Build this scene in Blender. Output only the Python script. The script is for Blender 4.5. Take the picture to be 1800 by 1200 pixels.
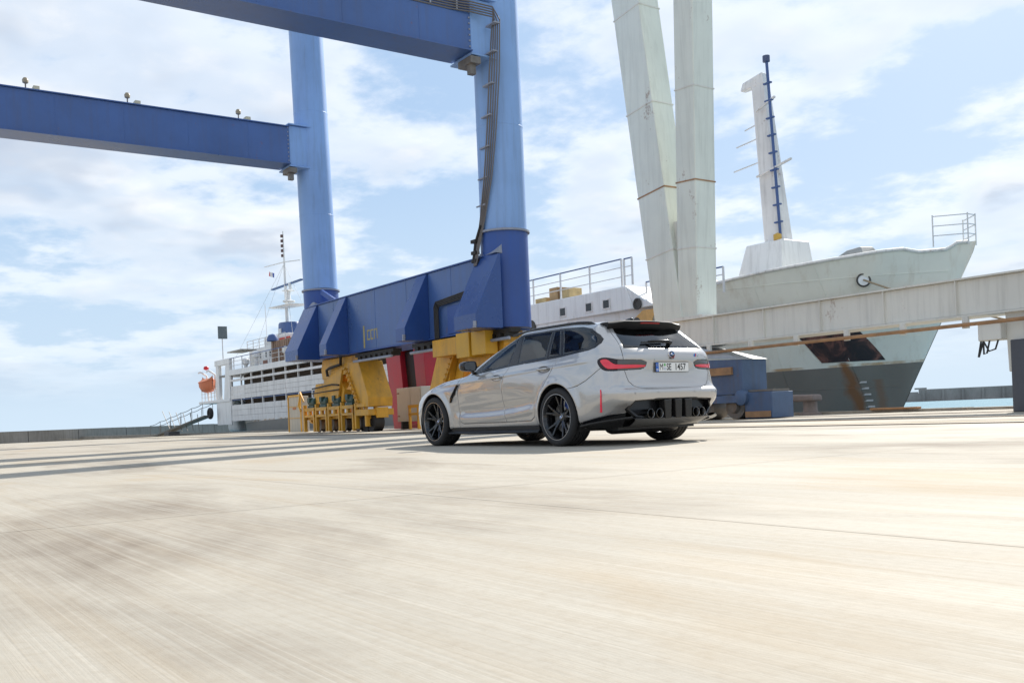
import bpy, bmesh, math, random
import numpy as np
from mathutils import Vector, Matrix
random.seed(7)
for o in list(bpy.data.objects): bpy.data.objects.remove(o)
SC = bpy.context.scene
COL = SC.collection
R = math.radians
# ------------------------------------------------------------------ camera
# world axes: X along the quay (the car's heading), Y to the car's left, Z up; origin under the rear axle
CAM = Vector((-8.994, 7.826, 0.386)); YAW = -0.60805; ROLL = R(2.4)
cd = bpy.data.cameras.new('camera'); cam = bpy.data.objects.new('camera', cd); COL.objects.link(cam)
fwd = Vector((math.cos(YAW), math.sin(YAW), 0)); rgt = Vector((math.sin(YAW), -math.cos(YAW), 0)); upv = Vector((0, 0, 1))
r2 = rgt*math.cos(ROLL) - upv*math.sin(ROLL); u2 = rgt*math.sin(ROLL) + upv*math.cos(ROLL)
cam.matrix_world = Matrix(((r2.x, u2.x, -fwd.x, CAM.x), (r2.y, u2.y, -fwd.y, CAM.y), (r2.z, u2.z, -fwd.z, CAM.z), (0, 0, 0, 1)))
cd.sensor_width = 36; cd.lens = 34.0; cd.shift_y = 130/1800; cd.clip_start = .05; cd.clip_end = 30000
SC.camera = cam
# ------------------------------------------------------------------ sky, sun, exposure
EL = R(37); SUNXY = Vector((.43, -.903)).normalized()
SUNDIR = Vector((SUNXY.x*math.cos(EL), SUNXY.y*math.cos(EL), math.sin(EL)))
W = bpy.data.worlds.new('World'); SC.world = W; W.use_nodes = True
nt = W.node_tree; N = nt.nodes; L = nt.links; N.clear()
def wn(t, **k):
    n = N.new(t)
    for a, b in k.items(): setattr(n, a, b)
    return n
def wmath(op, a, b=None, c=None):
    n = wn('ShaderNodeMath', operation=op)
    for i, v in enumerate((a, b, c)):
        if v is None: continue
        if isinstance(v, (int, float)): n.inputs[i].default_value = v
        else: L.new(v, n.inputs[i])
    return n.outputs[0]
def wramp(fac, stops, interp='EASE'):
    n = wn('ShaderNodeValToRGB'); n.color_ramp.interpolation = interp
    e = n.color_ramp.elements
    while len(e) > 1: e.remove(e[0])
    e[0].position = stops[0][0]; e[0].color = (*stops[0][1], 1)
    for p, c in stops[1:]:
        q = e.new(p); q.color = (*c, 1)
    L.new(fac, n.inputs[0]); return n.outputs[0]
sky = wn('ShaderNodeTexSky', sky_type='NISHITA', sun_disc=False, sun_elevation=EL, sun_rotation=math.atan2(SUNXY.x, SUNXY.y), altitude=0, air_density=1.0, dust_density=1.6, ozone_density=2.2)
tc = wn('ShaderNodeTexCoord'); sp = wn('ShaderNodeSeparateXYZ'); L.new(tc.outputs['Generated'], sp.inputs[0])
zc = wmath('MAXIMUM', sp.outputs[2], 0.0)
den = wmath('ADD', zc, .16)
cxy = wn('ShaderNodeCombineXYZ'); L.new(wmath('DIVIDE', sp.outputs[0], den), cxy.inputs[0]); L.new(wmath('DIVIDE', sp.outputs[1], den), cxy.inputs[1])
def wnoise(scale, det, rough, off, dist=0.0, src=None):
    mp = wn('ShaderNodeMapping'); mp.inputs['Location'].default_value = off; L.new((src or cxy).outputs[0], mp.inputs[0])
    n = wn('ShaderNodeTexNoise'); n.inputs['Scale'].default_value = scale; n.inputs['Detail'].default_value = det; n.inputs['Roughness'].default_value = rough; n.inputs['Distortion'].default_value = dist
    L.new(mp.outputs[0], n.inputs['Vector']); return n.outputs[0]
CO = (3.1, 1.7, .4)
def shape_at(src, det):
    return wnoise(1.15, det, .60, CO, 0, src)
shape = shape_at(cxy, 8)
# the same field a step nearer the sun: what lies there shades this bit of cloud
sunp = Vector((SUNDIR.x, SUNDIR.y, 0))/(SUNDIR.z+.16)
vm = wn('ShaderNodeVectorMath', operation='MULTIPLY_ADD'); L.new(cxy.outputs[0], vm.inputs[0]); vm.inputs[1].default_value = (.93, .93, .93); vm.inputs[2].default_value = sunp*.07
shade_ = shape_at(vm, 4)
cover = wramp(shape, [(.40, (0, 0, 0)), (.49, (.55, .55, .55)), (.60, (1, 1, 1))])
horiz = wramp(sp.outputs[2], [(.015, (0, 0, 0)), (.09, (.7, .7, .7)), (.2, (1, 1, 1))])
cov = wmath('MULTIPLY', wmath('MULTIPLY', cover, horiz), .97)
dens = wmath('ADD', wmath('MULTIPLY', shade_, .6), wmath('MULTIPLY', shape, .4))
thick = wramp(dens, [(.45, (8.8, 8.85, 8.9)), (.515, (7.0, 7.25, 7.6)), (.57, (4.9, 5.45, 6.3)), (.66, (3.8, 4.45, 5.6))])
pale = wn('ShaderNodeMixRGB', blend_type='MIX'); pale.inputs[0].default_value = .84; pale.inputs[2].default_value = (3.2, 4.6, 6.5, 1)
L.new(sky.outputs[0], pale.inputs[1])
hz = wn('ShaderNodeMixRGB', blend_type='MIX'); hz.inputs[2].default_value = (5.2, 6.3, 7.3, 1); L.new(pale.outputs[0], hz.inputs[1]); L.new(wramp(sp.outputs[2], [(0, (.85, .85, .85)), (.07, (.55, .55, .55)), (.30, (0, 0, 0))]), hz.inputs[0])
mixc = wn('ShaderNodeMixRGB', blend_type='MIX'); L.new(cov, mixc.inputs[0]); L.new(hz.outputs[0], mixc.inputs[1]); L.new(thick, mixc.inputs[2])
bg = wn('ShaderNodeBackground'); bg.inputs[1].default_value = .084; L.new(mixc.outputs[0], bg.inputs[0])
wo = wn('ShaderNodeOutputWorld'); L.new(bg.outputs[0], wo.inputs[0])
sd = bpy.data.lights.new('sun', 'SUN'); sd.energy = 4.0; sd.angle = R(.55); sd.color = (1.0, .95, .87)
sun = bpy.data.objects.new('sun', sd); COL.objects.link(sun); sun.rotation_euler = SUNDIR.to_track_quat('Z', 'Y').to_euler(); sun.location = (0, 0, 60)
vs = SC.view_settings; vs.view_transform = 'Standard'; vs.look = 'None'; vs.gamma = 1; vs.use_curve_mapping = False; vs.exposure = 0.71
# ------------------------------------------------------------------ helpers
def tag(o, label=None, cat=None, group=None, kind=None):
    if label: o['label'] = label
    if cat: o['category'] = cat
    if group: o['group'] = group
    if kind: o['kind'] = kind
    return o
def empty(name, loc=(0, 0, 0), label=None, cat=None, group=None):
    o = bpy.data.objects.new(name, None); COL.objects.link(o); o.location = loc; o.empty_display_size = .2
    return tag(o, label, cat, group)
def link(name, me, mat=None, parent=None, smooth=None):
    o = bpy.data.objects.new(name, me); COL.objects.link(o)
    if mat is not None and not me.materials:
        for m in (mat if isinstance(mat, (list, tuple)) else [mat]): me.materials.append(m)
    if parent is not None:
        o.parent = parent
        p = Vector((0, 0, 0)); a = parent
        while a is not None: p += a.location; a = a.parent
        o.location = -p      # vertices are given in world coordinates; things sit unrotated at their base
    if smooth is not None: shade(me, smooth)
    return o
def shade(me, angle):
    me.polygons.foreach_set('use_smooth', [True]*len(me.polygons))
    if angle < 180: me.set_sharp_from_angle(angle=R(angle))
class MB:
    """collects shapes of ONE part"""
    def __init__(s): s.v = []; s.f = []; s.mi = []; s.m = 0
    def add(s, v, f):
        k = len(s.v); s.v += [tuple(p) for p in v]; s.f += [tuple(i+k for i in q) for q in f]; s.mi += [s.m]*len(f); return s
    def box(s, a, b):
        x0, y0, z0 = [min(p, q) for p, q in zip(a, b)]; x1, y1, z1 = [max(p, q) for p, q in zip(a, b)]
        return s.add([(x0,y0,z0),(x1,y0,z0),(x1,y1,z0),(x0,y1,z0),(x0,y0,z1),(x1,y0,z1),(x1,y1,z1),(x0,y1,z1)], [(3,2,1,0),(4,5,6,7),(0,1,5,4),(1,2,6,5),(2,3,7,6),(3,0,4,7)])
    def cbox(s, c, d): return s.box([p-q/2 for p, q in zip(c, d)], [p+q/2 for p, q in zip(c, d)])
    def hexa(s, bot, top):   # two quads, ccw seen from above
        return s.add(list(bot)+list(top), [(3,2,1,0),(4,5,6,7),(0,1,5,4),(1,2,6,5),(2,3,7,6),(3,0,4,7)])
    def bar(s, p, q, w, h=None, up=(0, 0, 1)):   # rectangular bar
        p = Vector(p); q = Vector(q); h = h or w; d = (q-p).normalized(); u = Vector(up)
        if abs(d.dot(u)) > .97: u = Vector((1, 0, 0))
        a = d.cross(u).normalized(); b = a.cross(d).normalized(); a *= w/2; b *= h/2
        return s.add([p-a-b, p+a-b, p+a+b, p-a+b, q-a-b, q+a-b, q+a+b, q-a+b], [(0,1,2,3),(7,6,5,4),(0,4,5,1),(1,5,6,2),(2,6,7,3),(3,7,4,0)])
    def tube(s, pts, r, n=8, cap=True):
        pts = [Vector(p) for p in pts]; rs = r if isinstance(r, (list, tuple)) else [r]*len(pts); rings = []; ref = None
        for i, p in enumerate(pts):
            d = (pts[min(i+1, len(pts)-1)]-pts[max(i-1, 0)]).normalized()
            if ref is None: ref = Vector((0, 0, 1)) if abs(d.z) < .9 else Vector((1, 0, 0))
            a = d.cross(ref).normalized(); b = a.cross(d).normalized(); ref = b
            rings.append([p+(a*math.cos(2*math.pi*k/n)+b*math.sin(2*math.pi*k/n))*rs[i] for k in range(n)])
        v = [q for r_ in rings for q in r_]; f = []
        for i in range(len(pts)-1):
            for k in range(n): f.append((i*n+k, i*n+(k+1) % n, (i+1)*n+(k+1) % n, (i+1)*n+k))
        if cap: f.append(tuple(range(n))[::-1]); f.append(tuple((len(pts)-1)*n+k for k in range(n)))
        return s.add(v, f)
    def lathe(s, c, axis, prof, n=32, close=False):   # prof: (radius, along)
        c = Vector(c); d = Vector(axis).normalized(); ref = Vector((0, 0, 1)) if abs(d.z) < .9 else Vector((1, 0, 0)); a = d.cross(ref).normalized(); b = d.cross(a).normalized()
        v = []; f = []
        for r_, t in prof:
            for k in range(n): v.append(c+d*t+(a*math.cos(2*math.pi*k/n)+b*math.sin(2*math.pi*k/n))*r_)
        m = len(prof)
        for i in range(m if close else m-1):
            j = (i+1) % m
            for k in range(n): f.append((i*n+k, i*n+(k+1) % n, j*n+(k+1) % n, j*n+k))
        return s.add(v, f)
    def disc(s, c, axis, r_, n=32):
        c = Vector(c); d = Vector(axis).normalized(); ref = Vector((0, 0, 1)) if abs(d.z) < .9 else Vector((1, 0, 0)); a = d.cross(ref).normalized(); b = d.cross(a).normalized()
        return s.add([c+(a*math.cos(2*math.pi*k/n)+b*math.sin(2*math.pi*k/n))*r_ for k in range(n)], [tuple(range(n))])
    def prism(s, poly, ax, lo, hi):   # poly in the two other axes (order of xyz), extruded along ax
        def P(p, t): q = list(p); q.insert(ax, t); return q
        n = len(poly); v = [P(p, lo) for p in poly]+[P(p, hi) for p in poly]
        f = [tuple(range(n)), tuple(range(2*n-1, n-1, -1))]+[(i, n+i, n+(i+1) % n, (i+1) % n) for i in range(n)]
        return s.add(v, f)
    def grid(s, rows, closed=False):
        m = len(rows[0]); v = [p for r_ in rows for p in r_]; f = []
        for i in range(len(rows)-1):
            for k in range(m if closed else m-1): f.append((i*m+k, i*m+(k+1) % m, (i+1)*m+(k+1) % m, (i+1)*m+k))
        return s.add(v, f)
    def mesh(s, name, fix=True):
        me = bpy.data.meshes.new(name); me.from_pydata(s.v, [], s.f); me.polygons.foreach_set('material_index', s.mi)
        if fix:
            bm = bmesh.new(); bm.from_mesh(me); bmesh.ops.recalc_face_normals(bm, faces=bm.faces[:]); bm.to_mesh(me); bm.free()
        return me
    def build(s, name, mat, parent=None, smooth=None, bevel=0, seg=1, fix=True):
        o = link(name, s.mesh(name, fix), mat, parent, smooth)
        if bevel:
            b = o.modifiers.new('bevel', 'BEVEL'); b.width = bevel; b.segments = seg; b.limit_method = 'ANGLE'; b.angle_limit = R(32); b.harden_normals = False
        return o
MATS = {}
def hexc(h):
    h = h.lstrip('#'); c = [int(h[i:i+2], 16)/255 for i in (0, 2, 4)]
    return tuple(x/12.92 if x <= .04045 else ((x+.055)/1.055)**2.4 for x in c)
class NT:
    def __init__(s, name):
        s.m = bpy.data.materials.new(name); s.m.use_nodes = True; s.t = s.m.node_tree; s.t.nodes.clear(); s.L = s.t.links
        s.out = s.n('ShaderNodeOutputMaterial'); s.b = s.n('ShaderNodeBsdfPrincipled'); s.L.new(s.b.outputs[0], s.out.inputs[0])
    def n(s, t, **k):
        q = s.t.nodes.new(t)
        for a, b in k.items(): setattr(q, a, b)
        return q
    def set(s, sock, v):
        if hasattr(v, 'is_linked') or hasattr(v, 'links'): s.L.new(v, sock)
        elif isinstance(v, (tuple, list)) and len(v) == 3 and sock.type == 'RGBA': sock.default_value = (*v, 1)
        else: sock.default_value = v
    def math(s, op, *a):
        q = s.n('ShaderNodeMath', operation=op)
        for i, v in enumerate(a): s.set(q.inputs[i], v)
        return q.outputs[0]
    def co(s, scale=(1, 1, 1), kind='Object', loc=(0, 0, 0), rot=(0, 0, 0)):
        t = s.n('ShaderNodeTexCoord') if kind != 'World' else s.n('ShaderNodeNewGeometry')
        mp = s.n('ShaderNodeMapping'); mp.inputs['Scale'].default_value = scale; mp.inputs['Location'].default_value = loc; mp.inputs['Rotation'].default_value = rot
        s.L.new(t.outputs['Position' if kind == 'World' else kind], mp.inputs[0]); return mp.outputs[0]
    def noise(s, vec, scale=5, det=4, rough=.55, dist=0):
        q = s.n('ShaderNodeTexNoise'); q.inputs['Scale'].default_value = scale; q.inputs['Detail'].default_value = det; q.inputs['Roughness'].default_value = rough; q.inputs['Distortion'].default_value = dist
        if vec is not None: s.L.new(vec, q.inputs['Vector'])
        return q.outputs[0]
    def ramp(s, fac, stops, interp='LINEAR'):
        q = s.n('ShaderNodeValToRGB'); q.color_ramp.interpolation = interp; e = q.color_ramp.elements
        while len(e) > 1: e.remove(e[0])
        def C(c): return (c, c, c, 1) if isinstance(c, (int, float)) else (*c, 1)
        e[0].position = stops[0][0]; e[0].color = C(stops[0][1])
        for p, c in stops[1:]: k = e.new(p); k.color = C(c)
        s.L.new(fac, q.inputs[0]); return q.outputs[0]
    def mix(s, fac, a, b, mode='MIX'):
        q = s.n('ShaderNodeMixRGB', blend_type=mode); s.set(q.inputs[0], fac); s.set(q.inputs[1], a); s.set(q.inputs[2], b); return q.outputs[0]
    def bump(s, h, strength=.2, dist=.01):
        q = s.n('ShaderNodeBump'); q.inputs['Strength'].default_value = strength; q.inputs['Distance'].default_value = dist; s.L.new(h, q.inputs['Height']); s.L.new(q.outputs[0], s.b.inputs['Normal']); return q
    def p(s, **k):
        for a, v in k.items(): s.set(s.b.inputs[{'col': 'Base Color', 'rough': 'Roughness', 'metal': 'Metallic', 'coat': 'Coat Weight', 'coatr': 'Coat Roughness', 'spec': 'Specular IOR Level', 'ecol': 'Emission Color', 'estr': 'Emission Strength', 'alpha': 'Alpha', 'trans': 'Transmission Weight', 'ior': 'IOR'}[a]], v)
        return s
def paint(name, col, rough=.45, var=.12, scale=1.2, rust=0.0, dirt=.15, bump=.05, metal=0.0, spec=.5, panel=None):
    """weathered industrial paint: uneven tone, vertical runs of dirt, rust blooms"""
    if name in MATS: return MATS[name]
    m = NT(name); w = m.co(kind='World')
    n1 = m.noise(w, scale, 5, .6)
    c = m.mix(m.ramp(n1, [(.3, 1.0), (.7, 0.0)]), tuple(x*(1+var) for x in col), tuple(x*(1-var) for x in col))
    if dirt:
        run = m.noise(m.co((3.2, 3.2, .22), 'World'), 1.6, 5, .65)
        c = m.mix(m.math('MULTIPLY', m.ramp(run, [(.48, 0.0), (.72, 1.0)]), dirt), c, (.10, .085, .065))
    if rust:
        bl = m.noise(m.co((1, 1, .45), 'World'), 1.9, 8, .68); fine = m.noise(w, 14, 3, .6)
        rm = m.ramp(m.math('ADD', m.math('MULTIPLY', bl, .8), m.math('MULTIPLY', fine, .22)), [(.64-.1*rust, 0.0), (.70-.06*rust, 1.0)])
        c = m.mix(m.math('MULTIPLY', rm, min(1, .5+rust*.5)), c, m.mix(fine, (.30, .105, .03), (.13, .045, .02)))
    m.p(col=c, rough=m.ramp(n1, [(.2, max(.05, rough-.08)), (.8, min(1, rough+.12))]), metal=metal, spec=spec)
    if bump: m.bump(m.math('ADD', m.noise(w, 40, 3), m.math('MULTIPLY', m.noise(w, 2.2, 3), 2.0)), bump, .02)
    MATS[name] = m.m; return m.m
def plain(name, col, rough=.5, metal=0.0, var=.06, scale=20, bump=0.0, **k):
    if name in MATS: return MATS[name]
    m = NT(name); n1 = m.noise(m.co(kind='World'), scale, 3, .6)
    m.p(col=m.mix(n1, tuple(x*(1-var) for x in col), tuple(min(1, x*(1+var)) for x in col)), rough=rough, metal=metal, **k)
    if bump: m.bump(n1, bump, .01)
    MATS[name] = m.m; return m.m
# ================================================================== the setting
def mat_concrete():
    m = NT('quay_concrete')
    w = m.co(kind='World')
    # broom finish and tyre polish both run along the quay (X)
    st1 = m.noise(m.co((.14, 4.0, 1), 'World'), 2.2, 5, .62)
    st2 = m.noise(m.co((.22, 34.0, 1), 'World'), 2.0, 4, .68)
    blot = m.noise(m.co((.55, 1.0, 1), 'World'), .45, 5, .60, .3)
    fine = m.noise(w, 24, 5, .70)
    c = m.mix(m.ramp(blot, [(.36, 0.0), (.64, 1.0)]), (.452, .410, .338), (.385, .354, .298))
    c = m.mix(m.math('MULTIPLY', m.ramp(st1, [(.46, 0.0), (.70, 1.0)]), .42), c, (.33, .265, .185))
    c = m.mix(m.math('MULTIPLY', m.ramp(st2, [(.44, 0.0), (.70, 1.0)]), .30), c, (.33, .27, .20))
    c = m.mix(m.math('MULTIPLY', m.ramp(st2, [(.32, 1.0), (.46, 0.0)]), .38), c, (.51, .47, .40))
    c = m.mix(m.math('MULTIPLY', m.ramp(fine, [(.46, 0.0), (.74, 1.0)]), .28), c, (.27, .215, .15))
    # oil and rust stains
    on = m.noise(m.co((.38, .85, 1), 'World', (4.31, -.57, 0)), .60, 6, .64, .4)
    oil = m.math('MULTIPLY', m.ramp(on, [(.52, 0.0), (.68, 1.0)]), m.ramp(st2, [(.25, .45), (.62, 1.0)]))
    c = m.mix(m.math('MULTIPLY', oil, .72), c, (.13, .095, .065))
    c = m.mix(m.math('MULTIPLY', m.ramp(on, [(.32, 1.0), (.45, 0.0)]), .55), c, (.37, .275, .165))
    m.p(col=c, rough=m.ramp(blot, [(.3, .75), (.7, .92)]), spec=.3)
    m.bump(m.math('ADD', m.math('MULTIPLY', st2, .6), m.math('MULTIPLY', fine, .7)), .4, .006)
    return m.m
CONC = mat_concrete()
QUAY_Y = -18.3; WATER_Z = -1.35
def fall(x): # the apron drains away from the berth
    t = min(1, max(0, (x-48)/80)); return -.75*t*t*(3-2*t)
mb = MB(); xs = [-420, -120, -40, -10]+[5+8*i for i in range(22)]+[200, 260]; ys = [QUAY_Y, -12, -6, 0, 6, 14, 30, 70, 180, 480]
mb.grid([[(x, y, fall(x)) for y in ys] for x in xs])
tag(mb.build('quay_ground', CONC, smooth=60), 'pale worn concrete apron of the harbour quay', kind='structure')
g = bpy.data.objects['quay_ground']
# quay face
face = paint('quay_face', (.22, .20, .17), .8, .2, .7, rust=.2, dirt=.4, bump=.3)
o = MB().box((-420, QUAY_Y-.5, -9), (260, QUAY_Y-.002, -.006)).build('quay_wall', face); tag(o, 'concrete quay wall dropping to the water', kind='structure')
# coping kerb along the edge, stone by stone where it shows
cop = paint('coping', (.36, .31, .25), .75, .15, 1.5, rust=.35, dirt=.3, bump=.25)
kerb = empty('kerb', (0, QUAY_Y, 0)); tag(kerb, kind='structure')
cm = MB().box((0, QUAY_Y-.30, 0.0), (2.47, QUAY_Y+.22, .085)).mesh('coping_stone')
for i in range(44):
    k = link('coping_stone', cm, cop, kerb); k.location.x += -14+i*2.5; k.location.z += fall(-14+i*2.5)+random.uniform(-.012, .006); k.rotation_euler.z = random.uniform(-.002, .002)
# water
def mat_water():
    m = NT('harbour_water'); w = m.co(kind='World')
    m.p(col=m.mix(m.noise(w, .05, 3), (.09, .20, .26), (.16, .29, .36)), rough=.6, spec=.015)
    h = m.math('ADD', m.noise(m.co((1, .55, 1), 'World'), .9, 6, .6, .5), m.math('MULTIPLY', m.noise(w, .16, 3), 1.5))
    m.bump(h, .9, .35); return m.m
mb = MB(); mb.grid([[(x, y, WATER_Z) for y in (-9000, -2500, -400, QUAY_Y-.4)] for x in (-9000, -800, -100, 300, 2000, 9000)])
mb.grid([[(x, y, WATER_Z) for y in (QUAY_Y-.4, 600, 9000)] for x in (260.2, 2000, 9000)])
tag(mb.build('harbour_water', mat_water()), 'blue green harbour water with small ripples', kind='structure')
# far breakwater
stone = paint('breakwater_stone', (.30, .27, .245), .85, .25, .08, dirt=.35, bump=.4)
bw = empty('breakwater', (0, -480, WATER_Z), 'long low stone breakwater across the harbour water behind the bow', 'breakwater')
d1 = Vector((math.cos(R(-55)), math.sin(R(-55)), 0))
c0 = CAM+Vector((0, 0, 0)) + Vector((math.cos(YAW-.42), math.sin(YAW-.42), 0))*560; perp = Vector((math.cos(YAW-.42+math.pi/2), math.sin(YAW-.42+math.pi/2), 0)); dpt = Vector((perp.y, -perp.x, 0))
def bwall(name, a, b, z0, z1, th):
    p, q = c0+perp*a, c0+perp*b
    m = MB(); m.hexa([(p-dpt*0).to_tuple()[:2]+(z0,), q.to_tuple()[:2]+(z0,), (q+dpt*th).to_tuple()[:2]+(z0,), (p+dpt*th).to_tuple()[:2]+(z0,)], [p.to_tuple()[:2]+(z1,), q.to_tuple()[:2]+(z1,), (q+dpt*th).to_tuple()[:2]+(z1,), (p+dpt*th).to_tuple()[:2]+(z1,)])
    return m.build(name, stone, bw)
bwall('mole', -220, 60, WATER_Z-3, 3.2, 9)
bwall('parapet', -220, 12, 3.2, 5.1, 2.4)
bwall('parapet', 12.2, 60, 3.2, 3.9, 2.0)
bwall('lookout_step', 8, 14, 5.1, 6.0, 2.6)
for i in range(24):   # buttresses
    a = -200+i*9.5
    bwall('buttress', a, a+1.2, WATER_Z-1, 4.6, -.8)
# far harbour wall on the left, of cast sections
wallm = paint('harbour_wall_concrete', (.25, .235, .21), .85, .22, .25, dirt=.5, bump=.3)
hw = empty('harbour_wall', (128, 20, -.75), 'long low grey concrete wall closing the quay far left', 'wall')
wm = MB().hexa([(0, 0, -.2), (.7, 0, -.2), (.7, 5.94, -.2), (0, 5.94, -.2)], [(.12, 0, 1.75), (.6, 0, 1.75), (.6, 5.94, 1.75), (.12, 5.94, 1.75)]).mesh('wall_section')
for i in range(22):
    k = link('wall_section', wm, wallm, hw); k.location = (0, -62+i*6+0, random.uniform(-.05, .03)); k.location.y -= 0
for i in range(9):
    k = link('wall_section', wm, wallm, hw); k.location = (0, 70+i*6, random.uniform(-.05, .03))
# rubble and weeds along its foot
rub = paint('rubble', (.34, .30, .25), .9, .35, 1.5, dirt=.4, bump=.4)
mb = MB(); rr = random.Random(3)
for i in range(320):
    x = 126.6-abs(rr.gauss(0, 1.2)); y = rr.uniform(-26, 42); s_ = rr.uniform(.08, .3)
    q = [Vector((rr.uniform(-1, 1), rr.uniform(-1, 1), rr.uniform(-.3, .8)))*s_ for _ in range(6)]
    b_ = Vector((x, y, -.72)); v = [b_+p for p in q]
    mb.add(v, [(0, 1, 2), (0, 2, 3), (0, 3, 4), (0, 4, 1), (5, 2, 1), (5, 3, 2), (5, 4, 3), (5, 1, 4)])
tag(mb.build('rubble', rub), 'loose stones and rubbish along the foot of the far wall', 'rubble', kind='stuff')
# crane rails let into the apron
railm = plain('rail_steel', (.20, .15, .11), .45, .6, .3, 6)
groove = plain('rail_groove', (.06, .05, .04), .9)
def rail(y):
    r = empty('crane_rail', (0, y, 0)); tag(r, kind='structure')
    MB().grid([[(-60, y-.11, .003), (-60, y+.11, .003)], [(75, y-.11, .003), (75, y+.11, .003)]]).build('rail_bed', groove, r, fix=False)
    MB().box((-60, y-.036, .004), (75, y+.036, .016)).build('rail_head', railm, r)
for y in (-5.4, -9.2, -14.0): rail(y)
yl = plain('worn_yellow_line', (.42, .28, .05), .8, 0, .35, 3)
tag(MB().grid([[(-60, -6.62, .004), (75, -6.62, .004)], [(-60, -6.50, .004), (75, -6.50, .004)]]).build('painted_line', yl, fix=False), 'thin worn yellow line painted along the apron', kind='structure')
# expansion joints between the poured slabs
jm = plain('joint_sealant', (.355, .315, .26), .9)
jt = MB()
for y in (5.38, 1.6, -1.9, -3.9): jt.grid([[(-60, y-.003, .003), (60, y-.003, .003)], [(-60, y+.003, .003), (60, y+.003, .003)]])
for x in (-4.6, 1.2, 7.0, 12.8, 18.6): jt.grid([[(x-.004, -5, .004), (x+.004, -5, .004)], [(x-.004, 40, .004), (x+.004, 40, .004)]])
tag(jt.build('slab_joint', jm, fix=False), 'dark sealed joints between the concrete slabs', kind='structure')
# ================================================================== blue gantry crane
BLUE_L = paint('gantry_light_blue', (.24, .40, .70), .42, .12, .35, rust=.0, dirt=.22, bump=.04)
BLUE_D = paint('gantry_deep_blue', (.030, .085, .31), .40, .10, .6, rust=.05, dirt=.12, bump=.05)
BLUE_B = paint('gantry_beam_blue', (.058, .125, .325), .30, .16, .35, rust=.10, dirt=.20, bump=.05)
BLACKM = plain('greasy_black', (.025, .022, .02), .6, .2, .3, 5); CABLE = plain('black_cable', (.03, .028, .027), .6)
YEL = paint('crane_yellow', (.68, .35, .03), .45, .20, 1.6, rust=.34, dirt=.30, bump=.08)
STEEL = paint('worn_steel', (.20, .18, .16), .5, .3, 3, rust=.3, dirt=.3, bump=.15, metal=.4); GREEN = paint('motor_green', (.035, .085, .075), .5, .15, 3, dirt=.3)
GREYP = paint('flange_grey', (.30, .32, .38), .5, .15, 1, rust=.1, dirt=.2)
RY = -9.2
cr = empty('gantry_crane', (22, 0, 0), 'tall blue portal crane with two round columns on yellow wheel bogies', 'crane')
def column(xb, xt, y, ztop, tilt=0):
    a = Vector((xb, y, 3.06)); ring = 6.0
    def ax(z): t = (z-3.06)/(18-3.06); return Vector((xb+(xt-xb)*t, y, z))
    c = MB().tube([ax(6.03), ax(9), ax(12), ax(15), ax(ztop)], .715, 48).build('column', BLUE_L, cr, 40)
    lo = MB().tube([ax(3.06), ax(4.5), ax(5.97)], .735, 48).build('column_base', BLUE_D, cr, 40)
    MB().lathe(ax(6.0), (0, 0, 1), [(.70, -.03), (.80, -.03), (.80, .03), (.70, .03)], 48, True).build('flange', GREYP, c, 30)
    for z in (9.2, 13.6): MB().lathe(ax(z), (0, 0, 1), [(.7151, -.018), (.722, -.006), (.722, .006), (.7151, .018)], 48).build('weld_seam', BLUE_L, c, 60)
    return c, ax
LY = 9.4
col1, ax1 = column(29.2, 29.8, RY, 21.5); col2, ax2 = column(15.5, 15.5, RY, 21.5)
col3, ax3 = column(29.2, 29.8, LY, 21.5); col4, ax4 = column(15.5, 15.5, LY, 21.5)
for ax_, x in ((ax1, 29.55), (ax2, 15.5)):
    b = MB().box((x-.52, RY+1.25, 11.25), (x+.52, LY-1.25, 12.75)).build('cross_beam', BLUE_B, cr, None, .02)
    for z in (11.21, 12.75): MB().box((x-.60, RY+1.25, z), (x+.60, LY-1.25, z+.04)).build('beam_flange', BLUE_B, b)
    for yy, sg in ((RY, 1), (LY, -1)):
        k = MB().box((x-.50, yy+sg*.45, 11.18), (x+.50, yy+sg*1.25, 12.82)).build('beam_joint', BLUE_L, cr, None, .015)
        for z in (11.10, 12.84): MB().hexa([(x-.62, yy+sg*.1, z), (x+.62, yy+sg*.1, z), (x+.62, yy+sg*1.30, z), (x-.62, yy+sg*1.30, z)], [(x-.62, yy+sg*.1, z+.05), (x+.62, yy+sg*.1, z+.05), (x+.62, yy+sg*1.30, z+.05), (x-.62, yy+sg*1.30, z+.05)]).build('joint_plate', BLUE_L, k)
        MB().box((x-.62, yy+sg*1.0, 10.86), (x+.1, yy+sg*1.35, 11.06)).cbox((x-.4, yy+sg*1.2, 10.72), (.18, .2, .3)).build('bracket', STEEL, k)
    for y in np.arange(-6.2, 7, 2.4): MB().box((x-.527, y-.012, 11.26), (x-.52, y+.012, 12.74)).build('weld_seam', BLUE_B, b)
    for yy in (RY+1.27, LY-1.35):
        bl = MB()
        for z in np.arange(11.35, 12.75, .17): bl.cbox((x-.53, yy+.04, z), (.035, .045, .045))
        bl.build('bolt_row', GREYP, b)
    # top box girder far above
    MB().box((x-.7, RY-1.2, 21.2), (x+.7, LY+1.2, 23.2)).build('top_beam', BLUE_B, cr, None, .02)
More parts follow.
